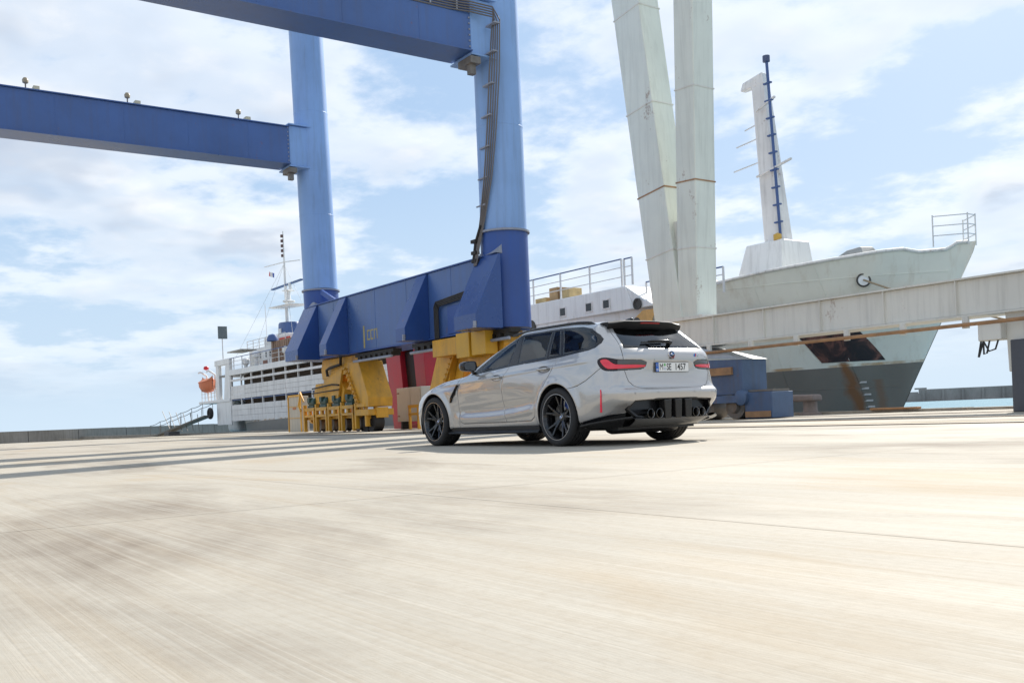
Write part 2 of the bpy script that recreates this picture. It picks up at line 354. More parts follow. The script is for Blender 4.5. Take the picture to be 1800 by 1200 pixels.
# lamps along the far cross beam
for y in (-5.9, -1.6, 1.9):
    l_ = MB().tube([(29.25, y, 12.79), (29.25, y, 13.02)], .025, 8).build('lamp_post', STEEL, cr)
    MB().lathe((29.25, y, 13.02), (0, 0, 1), [(.03, 0), (.10, .04), (.11, .14), (.06, .22), (.0001, .24)], 12).build('lamp_globe', plain('lamp_glass', (.35, .28, .18), .3), l_, 50)
    MB().box((29.0, y-.42, 12.79), (29.3, y-.22, 12.93)).build('junction_box', plain('box_cream', (.6, .55, .4), .5), l_)
# conduits along the near cross beam and down column 2
cdt = []
for k in range(5):
    z = 12.64-.075*k; o = .065*k
    pts = [(14.965, 6, z-.0)]+[(14.965-.0*k, y, z) for y in (2, -3, -7.2)]+[(14.90, -7.9, z+.02), (14.62, -8.52, z-.12), (14.42+o, -8.62+o*.5, z-.55), (14.55+o, -8.62+o*.7, 10.6), (14.80+o, -8.60+o*.6, 9.0), (15.02+o, -8.52+o*.4, 7.6), (15.35+o, -8.43, 6.4), (15.6+o*.6, -8.38, 5.7), (15.75+o*.5, -8.3, 5.0)]
    MB().tube(pts, .023, 6).build('conduit', plain('conduit_grey', (.17, .155, .15), .55, .3), col2, 60)
for z in (12.0, 11.2, 10.3, 9.4, 8.5, 7.6, 6.8):
    t = (z-6.3)/(12.2-6.3); x = 15.55-1.0*min(1, t*1.05); MB().box((x-.14, -8.62+.18*(1-t), z-.02), (x+.34, -8.42, z+.02)).build('conduit_clamp', GREYP, col2)
mb = MB()
for y in np.arange(-7.5, 6, .9): mb.box((14.93, y, 12.36), (14.975, y+.05, 12.68))
mb.build('conduit_rack', GREYP, col2)
cl_ = MB().tube([(15.55, -8.40, 6.2), (15.8, -8.35, 5.7), (15.9, -8.3, 5.1)], .05, 8)
for z in (5.15, 5.4, 5.75): cl_.cbox((15.85, -8.35, z), (.25, .16, .10))
cl_.build('cable_clamp', BLACKM, col2)
# sill beam
sb = MB().box((15.5, RY-.70, 3.06), (29.4, RY+.70, 5.24)).build('sill_beam', BLUE_B, cr, None, .015)
MB().box((15.6, RY-.76, 5.24), (29.3, RY+.76, 5.28)).build('beam_flange', BLUE_D, sb); MB().box((15.4, RY-.76, 3.02), (29.5, RY+.76, 3.06)).build('beam_flange', BLUE_D, sb)
for x in (17.6, 20.6, 23.0, 26.6): MB().box((x-.012, RY+.700, 3.07), (x+.012, RY+.706, 5.23)).build('weld_seam', BLUE_B, sb)
WM = paint('wedge_shaded_blue', (.028, .078, .265), .28, .10, .6, rust=.03, dirt=.10, bump=.05)  # beam blue made darker: shade on the haunch sides is put into the colour
for x0, x1 in ((28.1, 29.45), (25.3, 25.95), (19.05, 19.70), (14.72, 15.95)):
    for sg in (1,):
        w = MB().prism([(RY+sg*.70, 5.22), (RY+sg*.76, 5.22), (RY+sg*1.66, 3.42), (RY+sg*1.66, 3.00), (RY+sg*.70, 3.00)], 0, x0, x1).build('haunch', WM, sb, None, .012)
    MB().cbox((x0+.03, RY+1.68, 3.12), (.06, .10, .14)).cbox((x0+.03, RY+1.70, 3.02), (.10, .06, .04)).build('lug', GREYP, sb)
# far side face plates, knee and strut at column 1
MB().bar((28.45, RY+.35, 5.85), (26.9, RY+.35, 5.2), .10, .20).build('knee_strut', BLUE_D, sb)
MB().lathe((28.75, RY+.78, 5.16), (0, 1, .5), [(.0001, 0), (.34, -.02), (.36, -.16)], 20).build('hatch_cover', GREYP, sb, 40)
MB().add([(14.9, RY+.74, 5.28), (15.95, RY+.74, 5.28), (15.75, RY+.20, 5.85), (15.0, RY+.20, 5.85)], [(0, 1, 2, 3)]).add([(14.9, RY+.74, 5.28), (15.0, RY+.20, 5.85), (15.0, RY+.1, 5.28)], [(0, 1, 2)]).build('column_hood', GREYP, sb)
# door niche with conduits between the right haunches
d_ = MB().box((17.05, RY+.70, 3.10), (17.85, RY+.73, 4.0)).build('access_door', BLUE_D, sb, None, .01); MB().box((16.93, RY+.70, 3.1), (17.04, RY+.725, 4.05)).build('door_post', paint('pale_yellow', (.55, .42, .14), .6, .1, 2), sb); MB().cbox((17.15, RY+.745, 3.5), (.04, .03, .12)).build('door_handle', STEEL, sb)
for k in range(4):
    o_ = .075*k; MB().tube([(18.55-o_, RY+.80, 3.0), (18.55-o_, RY+.80, 4.05-o_*.6), (18.45-o_, RY+.80, 4.2-o_*.6), (16.2, RY+.80, 4.35-o_*.8)], .028, 8).build('conduit', CABLE, sb, 60)
# worn yellow stencil on the beam: tall bar and three small letters
sten = plain('stencil_yellow', (.40, .33, .10), .6, 0, .3, 9)
st = MB().box((23.92, RY+.7005, 3.15), (24.03, RY+.704, 3.98)).build('stencil_mark', sten, sb)
for x0 in (23.66, 23.38, 23.10): MB().box((x0, RY+.7005, 3.42), (x0+.055, RY+.704, 3.80)).build('stencil_mark', sten, sb); MB().box((x0-.16, RY+.7005, 3.745), (x0-.002, RY+.704, 3.80)).build('stencil_mark', sten, sb)
for x0 in (23.66, 23.38): MB().box((x0-.16, RY+.7005, 3.42), (x0-.002, RY+.704, 3.475)).build('stencil_mark', sten, sb)
MB().box((22.88, RY+.7005, 3.42), (22.935, RY+.704, 3.80)).build('stencil_mark', sten, sb)
# cable trough hung below the beam
tr = MB()
for x0, x1 in ((21.8, 24.9), (14.4, 20.4)):
    tr.box((x0, RY+.30, 2.86), (x1, RY+.66, 2.98))
    for x in np.arange(x0+.2, x1, .42): tr.cbox((x, RY+.5, 2.80), (.22, .38, .14))
tr.build('cable_trough', BLACKM, sb); 
for x0, x1, z in ((21.8, 24.9, 2.70), (14.4, 20.4, 2.68)): MB().tube([(x0, RY+.72, z), (x1, RY+.72, z)], .05, 8).build('pipe', GREYP, sb, 60)
# bogies: A shaped balance beam over four wheel trucks
def bogie(x, y, flip, K=.85):
    """x = outer end; runs over 7.4 m towards flip*-x"""
    s = -flip
    def X(t): return x+s*t*K
    e = bpy.data.objects.new('bogie', None); COL.objects.link(e); e.parent = cr; e.location = Vector((X(3.7), y, 0))-cr.location
    yf, yb = y+.42, y-.42
    def pris(name, poly, mat=YEL, a=yb, b=yf, bev=.012): return MB().prism([(X(t), z) for t, z in poly], 1, a, b).build(name, mat, e, None, bev)
    # pivot head, vertical box leg, long raked leg
    hd = pris('pivot_head', [(2.3, 3.0), (6.2, 3.0), (6.35, 2.72), (5.9, 2.35), (2.2, 2.20), (2.1, 2.6)])
    pris('balance_leg', [(5.35, 2.75), (6.45, 2.75), (7.35, 1.30), (7.30, .95), (6.10, .95), (5.9, 1.25)], a=yb-.1, b=yf+.1)
    pris('balance_leg', [(4.55, 2.45), (5.3, 2.5), (5.95, 1.2), (5.6, 1.2)], a=yb+.1, b=yf-.1)
    pris('balance_leg', [(2.3, 2.35), (3.6, 2.35), (3.3, 1.95), (2.3, 1.95)], a=yb+.05, b=yf-.02)
    pris('equaliser', [(1.2, 2.05), (4.2, 2.05), (4.5, 1.70), (4.3, 1.22), (1.1, 1.22), (.9, 1.6)], a=yb+.06, b=yf-.06)
    pris('pin_plate', [(2.9, 2.3), (4.6, 2.5), (4.0, 1.3), (3.4, 1.3)], a=yf-.06, b=yf+.05)
    # ladder up the raked leg and a walkway rail
    ld = MB()
    for q in (0, .36): ld.bar((X(5.15+q*.3), yf+.16, 2.55), (X(6.35+q*.3), yf+.16, 1.1), .05)
    for q in np.linspace(.06, .96, 9): ld.bar((X(5.15+1.2*q), yf+.16, 2.55-1.45*q), (X(5.26+1.2*q), yf+.16, 2.58-1.45*q), .18, .035)
    ld.build('ladder', YEL, e)
    hp = MB(); hp.tube([(X(1.2), yf+.10, 1.86), (X(3.5), yf+.10, 1.95), (X(4.3), yf+.10, 1.9)], .032, 8).tube([(X(1.2), yf+.10, 1.66), (X(4.3), yf+.10, 1.72)], .026, 8).tube([(X(3.1), yf+.1, 2.3), (X(3.1), yf+.14, 2.55), (X(3.5), yf+.14, 2.62), (X(4.7), yf+.14, 2.70), (X(4.75), yf+.14, 3.0)], .06, 8); hp.build('hydraulic_pipe', BLACKM, e, 60)
    # trucks
    for k in range(4):
        t0 = .05+1.48*k; fr = MB()
        fr.box((X(t0+.02), yf+.02, .05), (X(t0+.16), yf+.16, 1.20)).box((X(t0+1.22), yf+.02, .05), (X(t0+1.36), yf+.16, 1.0)).box((X(t0+.02), yf+.02, .92), (X(t0+1.36), yf+.15, 1.06)).box((X(t0+.02), yf+.02, .66), (X(t0+1.36), yf+.15, .76)).box((X(t0+.6), yf+.02, .76), (X(t0+.78), yf+.14, .92))
        fr.box((X(t0+.02), yb, .55), (X(t0+1.36), yf, .78)).box((X(t0+.1), yb-.14, .1), (X(t0+.24), yb, 1.0)).box((X(t0+1.1), yb-.14, .1), (X(t0+1.24), yb, 1.0))
        f_ = fr.build('truck_frame', YEL, e, None, .01)
        MB().lathe((X(t0+.69), y, .36), (0, 1, 0), [(.0001, -.20), (.12, -.20), (.12, -.14), (.34, -.14), (.34, -.08), (.30, -.075), (.30, .075), (.34, .08), (.34, .14), (.12, .14), (.12, .22), (.0001, .22)], 28).build('wheel', STEEL, e, 35)
        mt = MB().lathe((X(t0+.69), yf-.12, 1.30), (1, 0, 0), [(.0001, -.34), (.15, -.34), (.19, -.30), (.19, .20), (.15, .24), (.15, .34), (.0001, .34)], 16); mt.cbox((X(t0+.69), yf-.10, 1.12), (.6, .3, .10)); mt.cbox((X(t0+.62), yf+.02, 1.40), (.22, .20, .20)); mt.build('motor', GREEN, e, 35)
    # heavy end truck with rubber buffer
    fr = MB().box((X(5.95), yb-.1, .62), (X(7.40), yf+.14, .86)).box((X(5.97), yf-.02, .12), (X(6.12), yf+.15, 1.12)).box((X(6.95), yf-.1, .2), (X(7.10), yf+.12, .62)).box((X(6.0), yf, .95), (X(7.0), yf+.12, 1.10)).cbox((X(7.44), y, .72), (.10, .5, .4)).build('end_truck', YEL, e, None, .012)
    for t in (6.50, 7.05): MB().lathe((X(t), y+.12, .36), (0, 1, 0), [(.0001, -.2), (.36, -.2), (.36, .2), (.14, .2), (.14, .26), (.0001, .26)], 28).build('wheel', BLACKM, e, 35)
    MB().lathe((X(-.05), y+.1, .55), (1, 0, 0), [(.0001, -.16), (.16, -.16), (.16, .02), (.08, .04), (.08, .2)], 16).build('buffer', YEL, e, 40)
    fd_ = MB().tube([(X(.3), yf+.2, 1.35), (X(.1), yf+.25, 1.75), (X(-.05), yf+.3, 1.2), (X(.2), yf+.3, .95)], .05, 8).build('guard_rail', YEL, e, 60)
bogie(30.45, RY, 1); bogie(13.35, RY, -1); bogie(30.45, LY, 1); bogie(13.35, LY, -1)
# bright yellow power box on the right bogie, seen above the car's bonnet
pb = MB().box((15.35, RY+.5, 2.28), (16.15, RY+.95, 3.0)).box((16.2, RY+.5, 2.25), (16.95, RY+1.0, 3.02)).build('power_box', paint('box_yellow', (.66, .36, .02), .4, .08, 1.5, rust=.1, dirt=.12), cr, None, .012)
MB().box((17.0, RY+.45, 2.4), (18.6, RY+.9, 2.95)).build('power_box', YEL, cr, None, .012)
s2 = MB().box((15.5, LY-.70, 3.06), (29.4, LY+.70, 5.24)).build('sill_beam', BLUE_B, cr, None, .015)
# ------------------------------------------------------------------ crimson leg and cabinets behind the bogies
RED = paint('crimson_paint', (.42, .018, .032), .42, .14, .8, rust=.05, dirt=.18)
rl = empty('steel_leg', (27.4, -12.4, 0), 'crimson box section leg with dark slot behind the yellow bogies', 'crane leg')
MB().hexa([(27.32, -12.7, .02), (28.5, -12.7, .02), (28.5, -12.0, .02), (27.32, -12.0, .02)], [(27.75, -12.7, 3.35), (29.05, -12.7, 3.35), (29.05, -12.0, 3.35), (27.75, -12.0, 3.35)]).build('leg', RED, rl, None, .012)
MB().hexa([(25.6, -12.7, 1.2), (26.4, -12.7, 1.2), (26.4, -12.05, 1.2), (25.6, -12.05, 1.2)], [(25.75, -12.7, 3.35), (26.65, -12.7, 3.35), (26.65, -12.05, 3.35), (25.75, -12.05, 3.35)]).build('leg', RED, rl, None, .012)
MB().box((26.4, -12.66, 1.2), (27.7, -12.25, 3.3)).build('slot_panel', BLACKM, rl); MB().box((25.5, -12.75, 3.35), (29.1, -11.9, 3.75)).build('cap_beam', BLACKM, rl, None, .01)
MB().box((25.3, -12.7, .02), (27.3, -12.1, .22)).build('foot_beam', RED, rl)
CREAM = paint('cabinet_cream', (.55, .53, .46), .5, .06, 1.0, rust=.25, dirt=.15)
cb = empty('cabinet', (26.1, -11.6, 0), 'cream electrical cabinet beside the crimson leg', 'cabinet')
MB().box((25.05, -11.95, .32), (27.12, -11.45, 1.72)).build('case', CREAM, cb, None, .02, 2); MB().box((25.95, -11.449, .40), (27.04, -11.435, 1.64)).build('door', CREAM, cb, None, .008); MB().box((25.1, -11.449, .40), (25.90, -11.435, 1.64)).build('door', CREAM, cb, None, .008)
for x in (25.2, 26.9): MB().box((x, -11.85, .01), (x+.12, -11.55, .32)).build('foot', BLACKM, cb)
for z in (.55, 1.5): MB().cbox((26.95, -11.425, z), (.16, .02, .05)).build('hinge', paint('hinge_red', (.25, .06, .04), .5), cb)
cb2 = empty('cabinet', (34.6, -10, 0), 'tall cream locker with orange edges left of the yellow bogies', 'cabinet')
MB().box((33.95, -10.4, .03), (35.4, -10.0, 1.72)).build('case', paint('locker_cream', (.52, .46, .36), .55, .08, 1.2, rust=.2, dirt=.2), cb2, None, .015)
for a, b in (((33.88, -10.0, .03), (33.97, -9.96, 1.78)), ((35.38, -10.0, .03), (35.46, -9.96, 1.78)), ((33.88, -10.0, 1.70), (35.46, -9.96, 1.79)), ((33.97, -10.0, 1.22), (35.38, -9.975, 1.245)), ((33.97, -10.0, .68), (35.38, -9.975, .705))): MB().box(a, b).build('edge_strip', YEL, cb2)
MB().box((34.5, -9.999, 1.10), (34.9, -9.98, 1.20)).build('sign', paint('sign_orange', (.5, .16, .03), .5), cb2)
yr = MB()
for x in (23.6, 24.2, 24.9): yr.box((x, -10.9, .0), (x+.09, -10.8, .98))
yr.box((23.6, -10.9, .86), (24.99, -10.79, .98)).box((23.6, -10.9, .56), (24.99, -10.79, .66)); tag(yr.build('guard_rail', YEL, None, None, .008), 'low yellow guard rail in front of the cream cabinet', 'guard rail')
# ================================================================== pale crane on the right
PALE = paint('pale_green_paint', (.72, .74, .665), .5, .07, .6, rust=.16, dirt=.16, bump=.06)
PALEB = paint('pale_grey_paint', (.71, .69, .63), .5, .07, .5, rust=.20, dirt=.20, bump=.06)
RUSTP = paint('rusty_pipe', (.36, .20, .10), .75, .25, 3, rust=.6, dirt=.2, bump=.2); DBL = paint('bogie_blue', (.075, .125, .225), .5, .2, 1.2, rust=.25, dirt=.3, bump=.1)
pc = empty('harbour_crane', (8, -14, 0), 'pale green crane with two slanting legs over a long grey sill beam', 'crane')
b = MB().box((-3.5, -14.36, 2.26), (13.35, -13.64, 3.08)).build('sill_beam', PALEB, pc, None, .02)
for z in (2.22, 3.08): MB().box((-3.5, -14.46, z), (13.4, -13.54, z+.04)).build('beam_flange', PALEB, b)
for x in np.arange(-2.2, 13, 1.9): MB().box((x, -13.64, 2.27), (x+.025, -13.56, 3.075)).build('stiffener', PALEB, b)
MB().tube([(-3.4, -13.45, 2.06), (5, -13.45, 2.02), (11.9, -13.45, 2.00)], .045, 10).build('pipe', RUSTP, b, 60)
for x in (11.2, 9.6, 8.0, 6.4, 4.8, 3.2): MB().box((x, -13.58, 1.95), (x+.14, -13.50, 2.22)).build('pipe_hanger', PALEB, b)
def leg(p, q, w, d, name='leg'):
    o = MB(); p, q = Vector(p), Vector(q); ax_ = (q-p).normalized(); a = Vector((0, 1, 0)); n_ = ax_.cross(a).normalized()
    def ring(c, k): return [c+n_*sx*w*k/2+a*sy*d*k/2 for sx, sy in ((-1, -1), (1, -1), (1, 1), (-1, 1))]
    o.add(ring(p, 1)+ring(q, 1), [(0, 1, 2, 3), (7, 6, 5, 4), (0, 4, 5, 1), (1, 5, 6, 2), (2, 6, 7, 3), (3, 7, 4, 0)]); L_ = o.build(name, PALE, pc, None, .03, 2)
    for t in (.14, .27, .45, .66, .85):
        c = p.lerp(q, t); m = MB(); m.add([v-ax_*.02 for v in ring(c, 1.035)]+[v+ax_*.02 for v in ring(c, 1.035)], [(0, 1, 2, 3), (7, 6, 5, 4), (0, 4, 5, 1), (1, 5, 6, 2), (2, 6, 7, 3), (3, 7, 4, 0)]); m.build('weld_band', PALEB if t != .27 else RUSTP, L_)
    return L_
leg((12.95, -14, 3.1), (15.0, -14, 18.5), 1.22, .9); l2 = leg((12.15, -14.02, 3.1), (11.2, -13.6, 18.5), .80, .86)
MB().hexa([(11.75, -14.32, 3.1), (13.4, -14.32, 3.1), (13.4, -13.66, 3.1), (11.75, -13.66, 3.1)], [(12.0, -14.25, 6.2), (13.2, -14.25, 6.2), (13.2, -13.75, 6.2), (12.0, -13.75, 6.2)]).build('leg_web', PALEB, pc)
MB().box((11.5, -14.46, 3.12), (13.6, -13.54, 3.18)).build('foot_plate', PALEB, pc)
MB().box((10.2, -15.2, 18.5), (16, -12.8, 20.2)).build('top_platform', PALE, pc, None, .03)
MB().hexa([(-.6, -14.3, .9), (2.40, -14.3, .9), (2.40, -13.7, .9), (-.6, -13.7, .9)], [(-.6, -14.3, 2.25), (2.44, -14.3, 2.25), (2.44, -13.7, 2.25), (-.6, -13.7, 2.25)]).build('end_leg', PALEB, pc, None, .015)
MB().box((-1.0, -14.4, .0), (2.27, -13.55, 1.60)).build('end_bogie', paint('dark_navy', (.07, .075, .09), .5, .2, 1, dirt=.2), pc, None, .015)
hb = MB().box((2.42, -13.9, 1.62), (2.95, -13.45, 2.05)).build('hose_box', PALEB, pc, None, .02); 
for k in range(3): MB().tube([(2.5+.2*k, -13.5, 1.64), (2.55+.2*k, -13.45, 1.42-.08*k), (2.7+.12*k, -13.45, 1.38-.06*k), (2.85, -13.5, 1.62)], .02, 6).build('hose', CABLE, hb, 60)
# its blue bogie at the left end of the beam
be = bpy.data.objects.new('bogie', None); COL.objects.link(be); be.parent = pc; be.location = Vector((10.6, -14, 0))-pc.location
MB().hexa([(9.95, -14.5, .72), (13.0, -14.5, .72), (13.0, -13.45, .72), (9.95, -13.45, .72)], [(9.95, -14.5, 1.72), (13.0, -14.5, 1.85), (13.0, -13.45, 1.85), (9.95, -13.45, 1.72)]).build('bogie_frame', DBL, be, None, .015)
MB().hexa([(9.9, -14.5, 1.73), (11.6, -14.5, 1.85), (11.6, -13.42, 1.85), (9.9, -13.42, 1.73)], [(10.1, -14.4, 1.78), (11.7, -14.4, 2.2), (11.7, -13.5, 2.2), (10.1, -13.5, 1.78)]).build('bogie_hood', paint('hood_pale', (.42, .45, .48), .4, .1, 1, dirt=.2), be)
MB().box((8.95, -14.4, .02), (9.95, -13.5, .76)).build('bogie_end', DBL, be, None, .015); MB().box((9.0, -14.3, .77), (9.9, -13.6, .83)).build('step_plate', STEEL, be)
MB().box((10.3, -13.45, 1.30), (11.5, -13.36, 1.52)).build('rub_plate', RUSTP, be); MB().box((9.0, -13.49, .05), (9.9, -13.45, .22)).build('rub_plate', RUSTP, be)
for x in (10.4, 11.6, 12.6): MB().lathe((x, -13.95, .37), (0, 1, 0), [(.0001, -.3), (.36, -.3), (.36, .35), (.20, .36), (.16, .46), (.0001, .46)], 26).build('wheel', STEEL, be, 35)
MB().lathe((10.0, -13.4, .62), (0, 1, 0), [(.0001, -.2), (.22, -.2), (.22, .02), (.16, .06), (.0001, .06)], 20).build('gear_case', DBL, be, 40)
MB().box((9.95, -13.5, .48), (13.0, -13.35, .70)).build('side_rail', DBL, be, None, .01)
# ================================================================== the livestock ship
def hullpaint():
    m = NT('hull_paint'); w = m.co(kind='World'); sx = m.n('ShaderNodeSeparateXYZ'); m.L.new(w, sx.inputs[0]); X_, Z_ = sx.outputs[0], sx.outputs[2]
    white, bow = (.80, .80, .79), (.78, .785, .71)
    n1 = m.noise(w, .7, 5, .6)
    c = m.mix(m.ramp(X_, [(20.3/100, 0.0), (20.9/100, 1.0)]) if False else m.math('GREATER_THAN', X_, 20.9), bow, white)
    c = m.mix(m.math('MULTIPLY', m.ramp(n1, [(.35, 0.0), (.75, 1.0)]), .22), c, (.42, .44, .41))
    run = m.noise(m.co((1.6, 1.6, .10), 'World'), 1.5, 5, .65); c = m.mix(m.math('MULTIPLY', m.ramp(run, [(.52, 0.0), (.75, 1.0)]), .30), c, (.34, .24, .13))
    bt = m.math('SUBTRACT', m.math('ADD', m.math('MULTIPLY', X_, -.0175), 1.98), Z_)     # boot topping line falls towards the stern
    dark = m.mix(n1, (.15, .142, .128), (.225, .21, .185))
    edge = m.math('MULTIPLY', m.math('GREATER_THAN', bt, -.10), m.ramp(m.noise(w, 1.2, 4), [(.40, 0.0), (.60, 1.0)])); c = m.mix(m.math('MULTIPLY', edge, .75), c, (.42, .22, .06))
    c = m.mix(m.math('GREATER_THAN', bt, 0.0), c, dark)
    # rust run below the hawse and near the stem
    for x0, wd, zt, st in ((14.45, .15, 1.9, .8), (13.7, .12, 1.2, .4), (26.1, .12, 4.6, .35), (33, .2, 3, .4)):
        d = m.math('ABSOLUTE', m.math('SUBTRACT', m.math('ADD', X_, m.math('MULTIPLY', m.noise(w, 1.1, 3), .5)), x0+.25)); k = m.math('MULTIPLY', m.math('LESS_THAN', Z_, zt), m.ramp(d, [(wd*.45, 1.0), (wd*1.5, 0.0)])); c = m.mix(m.math('MULTIPLY', k, st), c, (.22, .085, .02))
    m.p(col=c, rough=.5, spec=.4); m.bump(m.math('ADD', m.noise(w, .9, 3), m.math('MULTIPLY', m.noise(w, 18, 3), .1)), .25, .05); return m.m
HULL = hullpaint()
SW = paint('ship_white', (.78, .78, .77), .5, .06, .6, rust=.22, dirt=.22, bump=.06); SWD = paint('ship_white_worn', (.74, .72, .70), .55, .1, .9, rust=.34, dirt=.32, bump=.1)
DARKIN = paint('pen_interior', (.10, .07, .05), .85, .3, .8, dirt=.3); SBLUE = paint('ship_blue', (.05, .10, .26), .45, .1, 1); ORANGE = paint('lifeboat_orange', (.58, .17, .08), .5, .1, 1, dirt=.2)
RAILW = plain('rail_white', (.66, .66, .66), .5, 0, .1, 3); CY = -26.0
ship = empty('livestock_ship', (43, CY, WATER_Z), 'long rusty white livestock carrier with grey bow moored along the quay', 'ship')
def lerp_tab(tab, x):
    xs, ys = zip(*tab); return float(np.interp(x, xs, ys))
DECKB = [(9.9, .05), (10.6, 1.0), (12, 2.3), (14, 3.7), (16, 4.75), (18, 5.45), (20, 5.85), (22, 6), (70, 6), (76, 5.7), (79.5, 5.0)]
WLB = [(13.4, .03), (14.5, .75), (16, 1.75), (18, 3.0), (20, 4.1), (23, 5.2), (27, 5.9), (31, 6), (66, 6), (72, 5.2), (76, 3.2)]
TOPZ = [(9.9, 5.97), (10.5, 5.97), (10.62, 5.76), (11.45, 5.73), (11.6, 5.86), (13, 5.74), (14, 5.65), (16, 5.48), (18, 5.26), (20, 4.95), (21.2, 4.75), (21.5, 4.7), (31, 4.7)]
def hull_y(x, z):
    """half breadth at x and height z"""
    zt = 5.9; zb = -1.3; t = max(0, min(1, (z-zb)/(zt-zb))); stem = 13.4-3.5*max(0, (z-(-.5))/6.4) if z > -.5 else 13.4
    sh = (13.4-stem)/3.5
    w = lerp_tab(WLB, x+3.5*0) if x >= 13.4 else 0; d = lerp_tab(DECKB, x)
    if x < stem: return 0.02
    # blend by flare, and pinch to the stem line
    b = w+(d-w)*t**1.3; k = min(1, (x-stem)/2.2); 
    return max(.02, b*1.0*(k**.6) if x < stem+2.2 else b)
def hull_pt(x, z): return (x, CY+hull_y(x, z), z)
mb = MB(); rows = []; NZ = 22
def stem_x(z): return 13.4-3.5*max(0, min(1, (z+.5)/6.35))
us = np.concatenate([np.linspace(0, 1, 60)**1.4*9.0])
for i, u in enumerate(us):
    row = []
    for j in range(NZ):
        s = j/(NZ-1); x_top = 9.9+u*(22-9.9)/9.0; zt = lerp_tab(TOPZ, x_top); z = -1.8+(zt+1.8)*s; x = stem_x(z)+u*(22-stem_x(z))/9.0; row.append(hull_pt(x, z))
    rows.append(row)
for x in list(np.linspace(24, 31, 4)): rows.append([hull_pt(x, -1.8+(4.7+1.8)*j/(NZ-1)) for j in range(NZ)])
hl = MB().grid(rows); hr = [[(p[0], 2*CY-p[1], p[2]) for p in r_] for r_ in rows]; hl.grid(hr); hl.build('bow', HULL, ship, 50)
# aft hull up to the pens
rows = [[hull_pt(x, z) for z in np.linspace(-1.8, .98, 8)] for x in list(np.linspace(31, 66, 8))+[70, 73, 76]]
ah = MB().grid(rows); ah.grid([[(p[0], 2*CY-p[1], p[2]) for p in r_] for r_ in rows]); ah.add(rows[-1]+[(p[0], 2*CY-p[1], p[2]) for p in rows[-1][::-1]], [tuple(range(16))])
ah.build('hull', HULL, ship, 50)
# decks
MB().prism([(x, CY+lerp_tab(DECKB, x)-.12) for x in (10.5, 12, 14, 16, 18, 20, 21.4)]+[(x, CY-lerp_tab(DECKB, x)+.12) for x in (21.4, 20, 18, 16, 14, 12, 10.5)], 2, 3.9, 4.0).build('foredeck', paint('deck_grey', (.25, .25, .24), .7, .1, 1, rust=.3), ship)
MB().box((31, -31.9, 4.86), (77, -20.05, 4.98)).build('upper_deck', paint('deck_grey', (.25, .25, .24), .7, .1, 1, rust=.3), ship)
# rub strakes / coamings on the bow
# white deckhouse flush with the side
dh = MB().hexa([(21.6, -31.9, 4.68), (31.2, -31.9, 4.68), (31.2, -19.98, 4.68), (21.6, -19.98, 4.68)], [(22.1, -31.9, 5.72), (31.2, -31.9, 5.72), (31.2, -19.98, 5.72), (22.1, -19.98, 5.72)]).hexa([(20.3, -31.5, 4.68), (21.6, -31.5, 4.68), (21.6, -20.02, 4.68), (20.3, -20.02, 4.68)], [(21.2, -31.5, 5.15), (22.1, -31.5, 5.70), (22.1, -20.02, 5.70), (21.2, -20.02, 5.15)]).build('deckhouse', SW, ship, None, .03)
dg = plain('ship_window', (.02, .022, .025), .15)
for x in (26.45, 24.55, 23.35):
    f_ = MB().box((x-.26, -19.98, 4.86), (x+.26, -19.95, 5.32)).build('window', SWD, ship); MB().box((x-.19, -19.95, 4.92), (x+.19, -19.945, 5.26)).build('pane', dg, f_)
MB().lathe((21.35, -19.985, 4.86), (0, 1, 0), [(.25, 0), (.25, .05), (.18, .05), (.18, .01)], 24).disc((21.35, -19.98, 4.86), (0, 1, 0), .18, 24).build('fairlead', plain('fairlead_dark', (.06, .055, .05), .6), dh, 40)
MB().hexa([(20.6, -19.97, 3.85), (22.3, -19.97, 3.85), (22.3, -19.93, 3.85), (20.6, -19.93, 3.85)], [(20.2, -19.97, 4.55), (21.0, -19.97, 4.55), (21.0, -19.93, 4.55), (20.2, -19.93, 4.55)]).build('scupper_plate', paint('scupper_yellow', (.62, .36, .12), .6, .2, 2, rust=.6), ship)
MB().lathe((21.4, -19.935, 4.05), (0, 1, 0), [(.0001, .02), (.22, .02), (.26, 0)], 20).build('scupper', plain('fairlead_dark', (.06, .055, .05), .6), ship)
MB().lathe((29.0, -19.97, 4.6), (0, 1, 0), [(.0001, .01), (.30, .01), (.36, .05), (.38, 0)], 22).build('fairlead', plain('fairlead_dark', (.06, .055, .05), .6), ship, 40)
# pens: interior, posts, plating pieces, slot rails
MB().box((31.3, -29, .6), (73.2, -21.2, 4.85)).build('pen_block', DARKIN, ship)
plate_m = {}
def plate(x0, L_, z0, h):
    key = (round(L_, 2), round(h, 2))
    if key not in plate_m: plate_m[key] = MB().box((0, -.05, .008), (L_-.02, 0, h-.008)).mesh('hull_plate')
    o = link('hull_plate', plate_m[key], SWD, ship); o.location = Vector((x0, -20+random.uniform(-.012, .012), z0))-ship.location; return o
nb = 17; PL = (73.2-31.2)/nb
for i in range(nb):
    x = 31.2+i*PL
    for z0, h in ((.90, .48), (1.38, .46), (1.84, .44), (2.77, .40), (3.17, .36), (3.53, .36)):
        plate(x, PL, z0, h)
pm1 = MB().box((-.07, -.14, 2.27), (.07, -.02, 2.77)).mesh('pen_post'); pm2 = MB().box((-.07, -.14, 3.89), (.07, -.02, 4.86)).mesh('pen_post')
for i in range(nb+1):
    for pm in (pm1, pm2):
        o = link('pen_post', pm, SWD, ship); o.location = Vector((31.2+i*PL, -20, 0))-ship.location
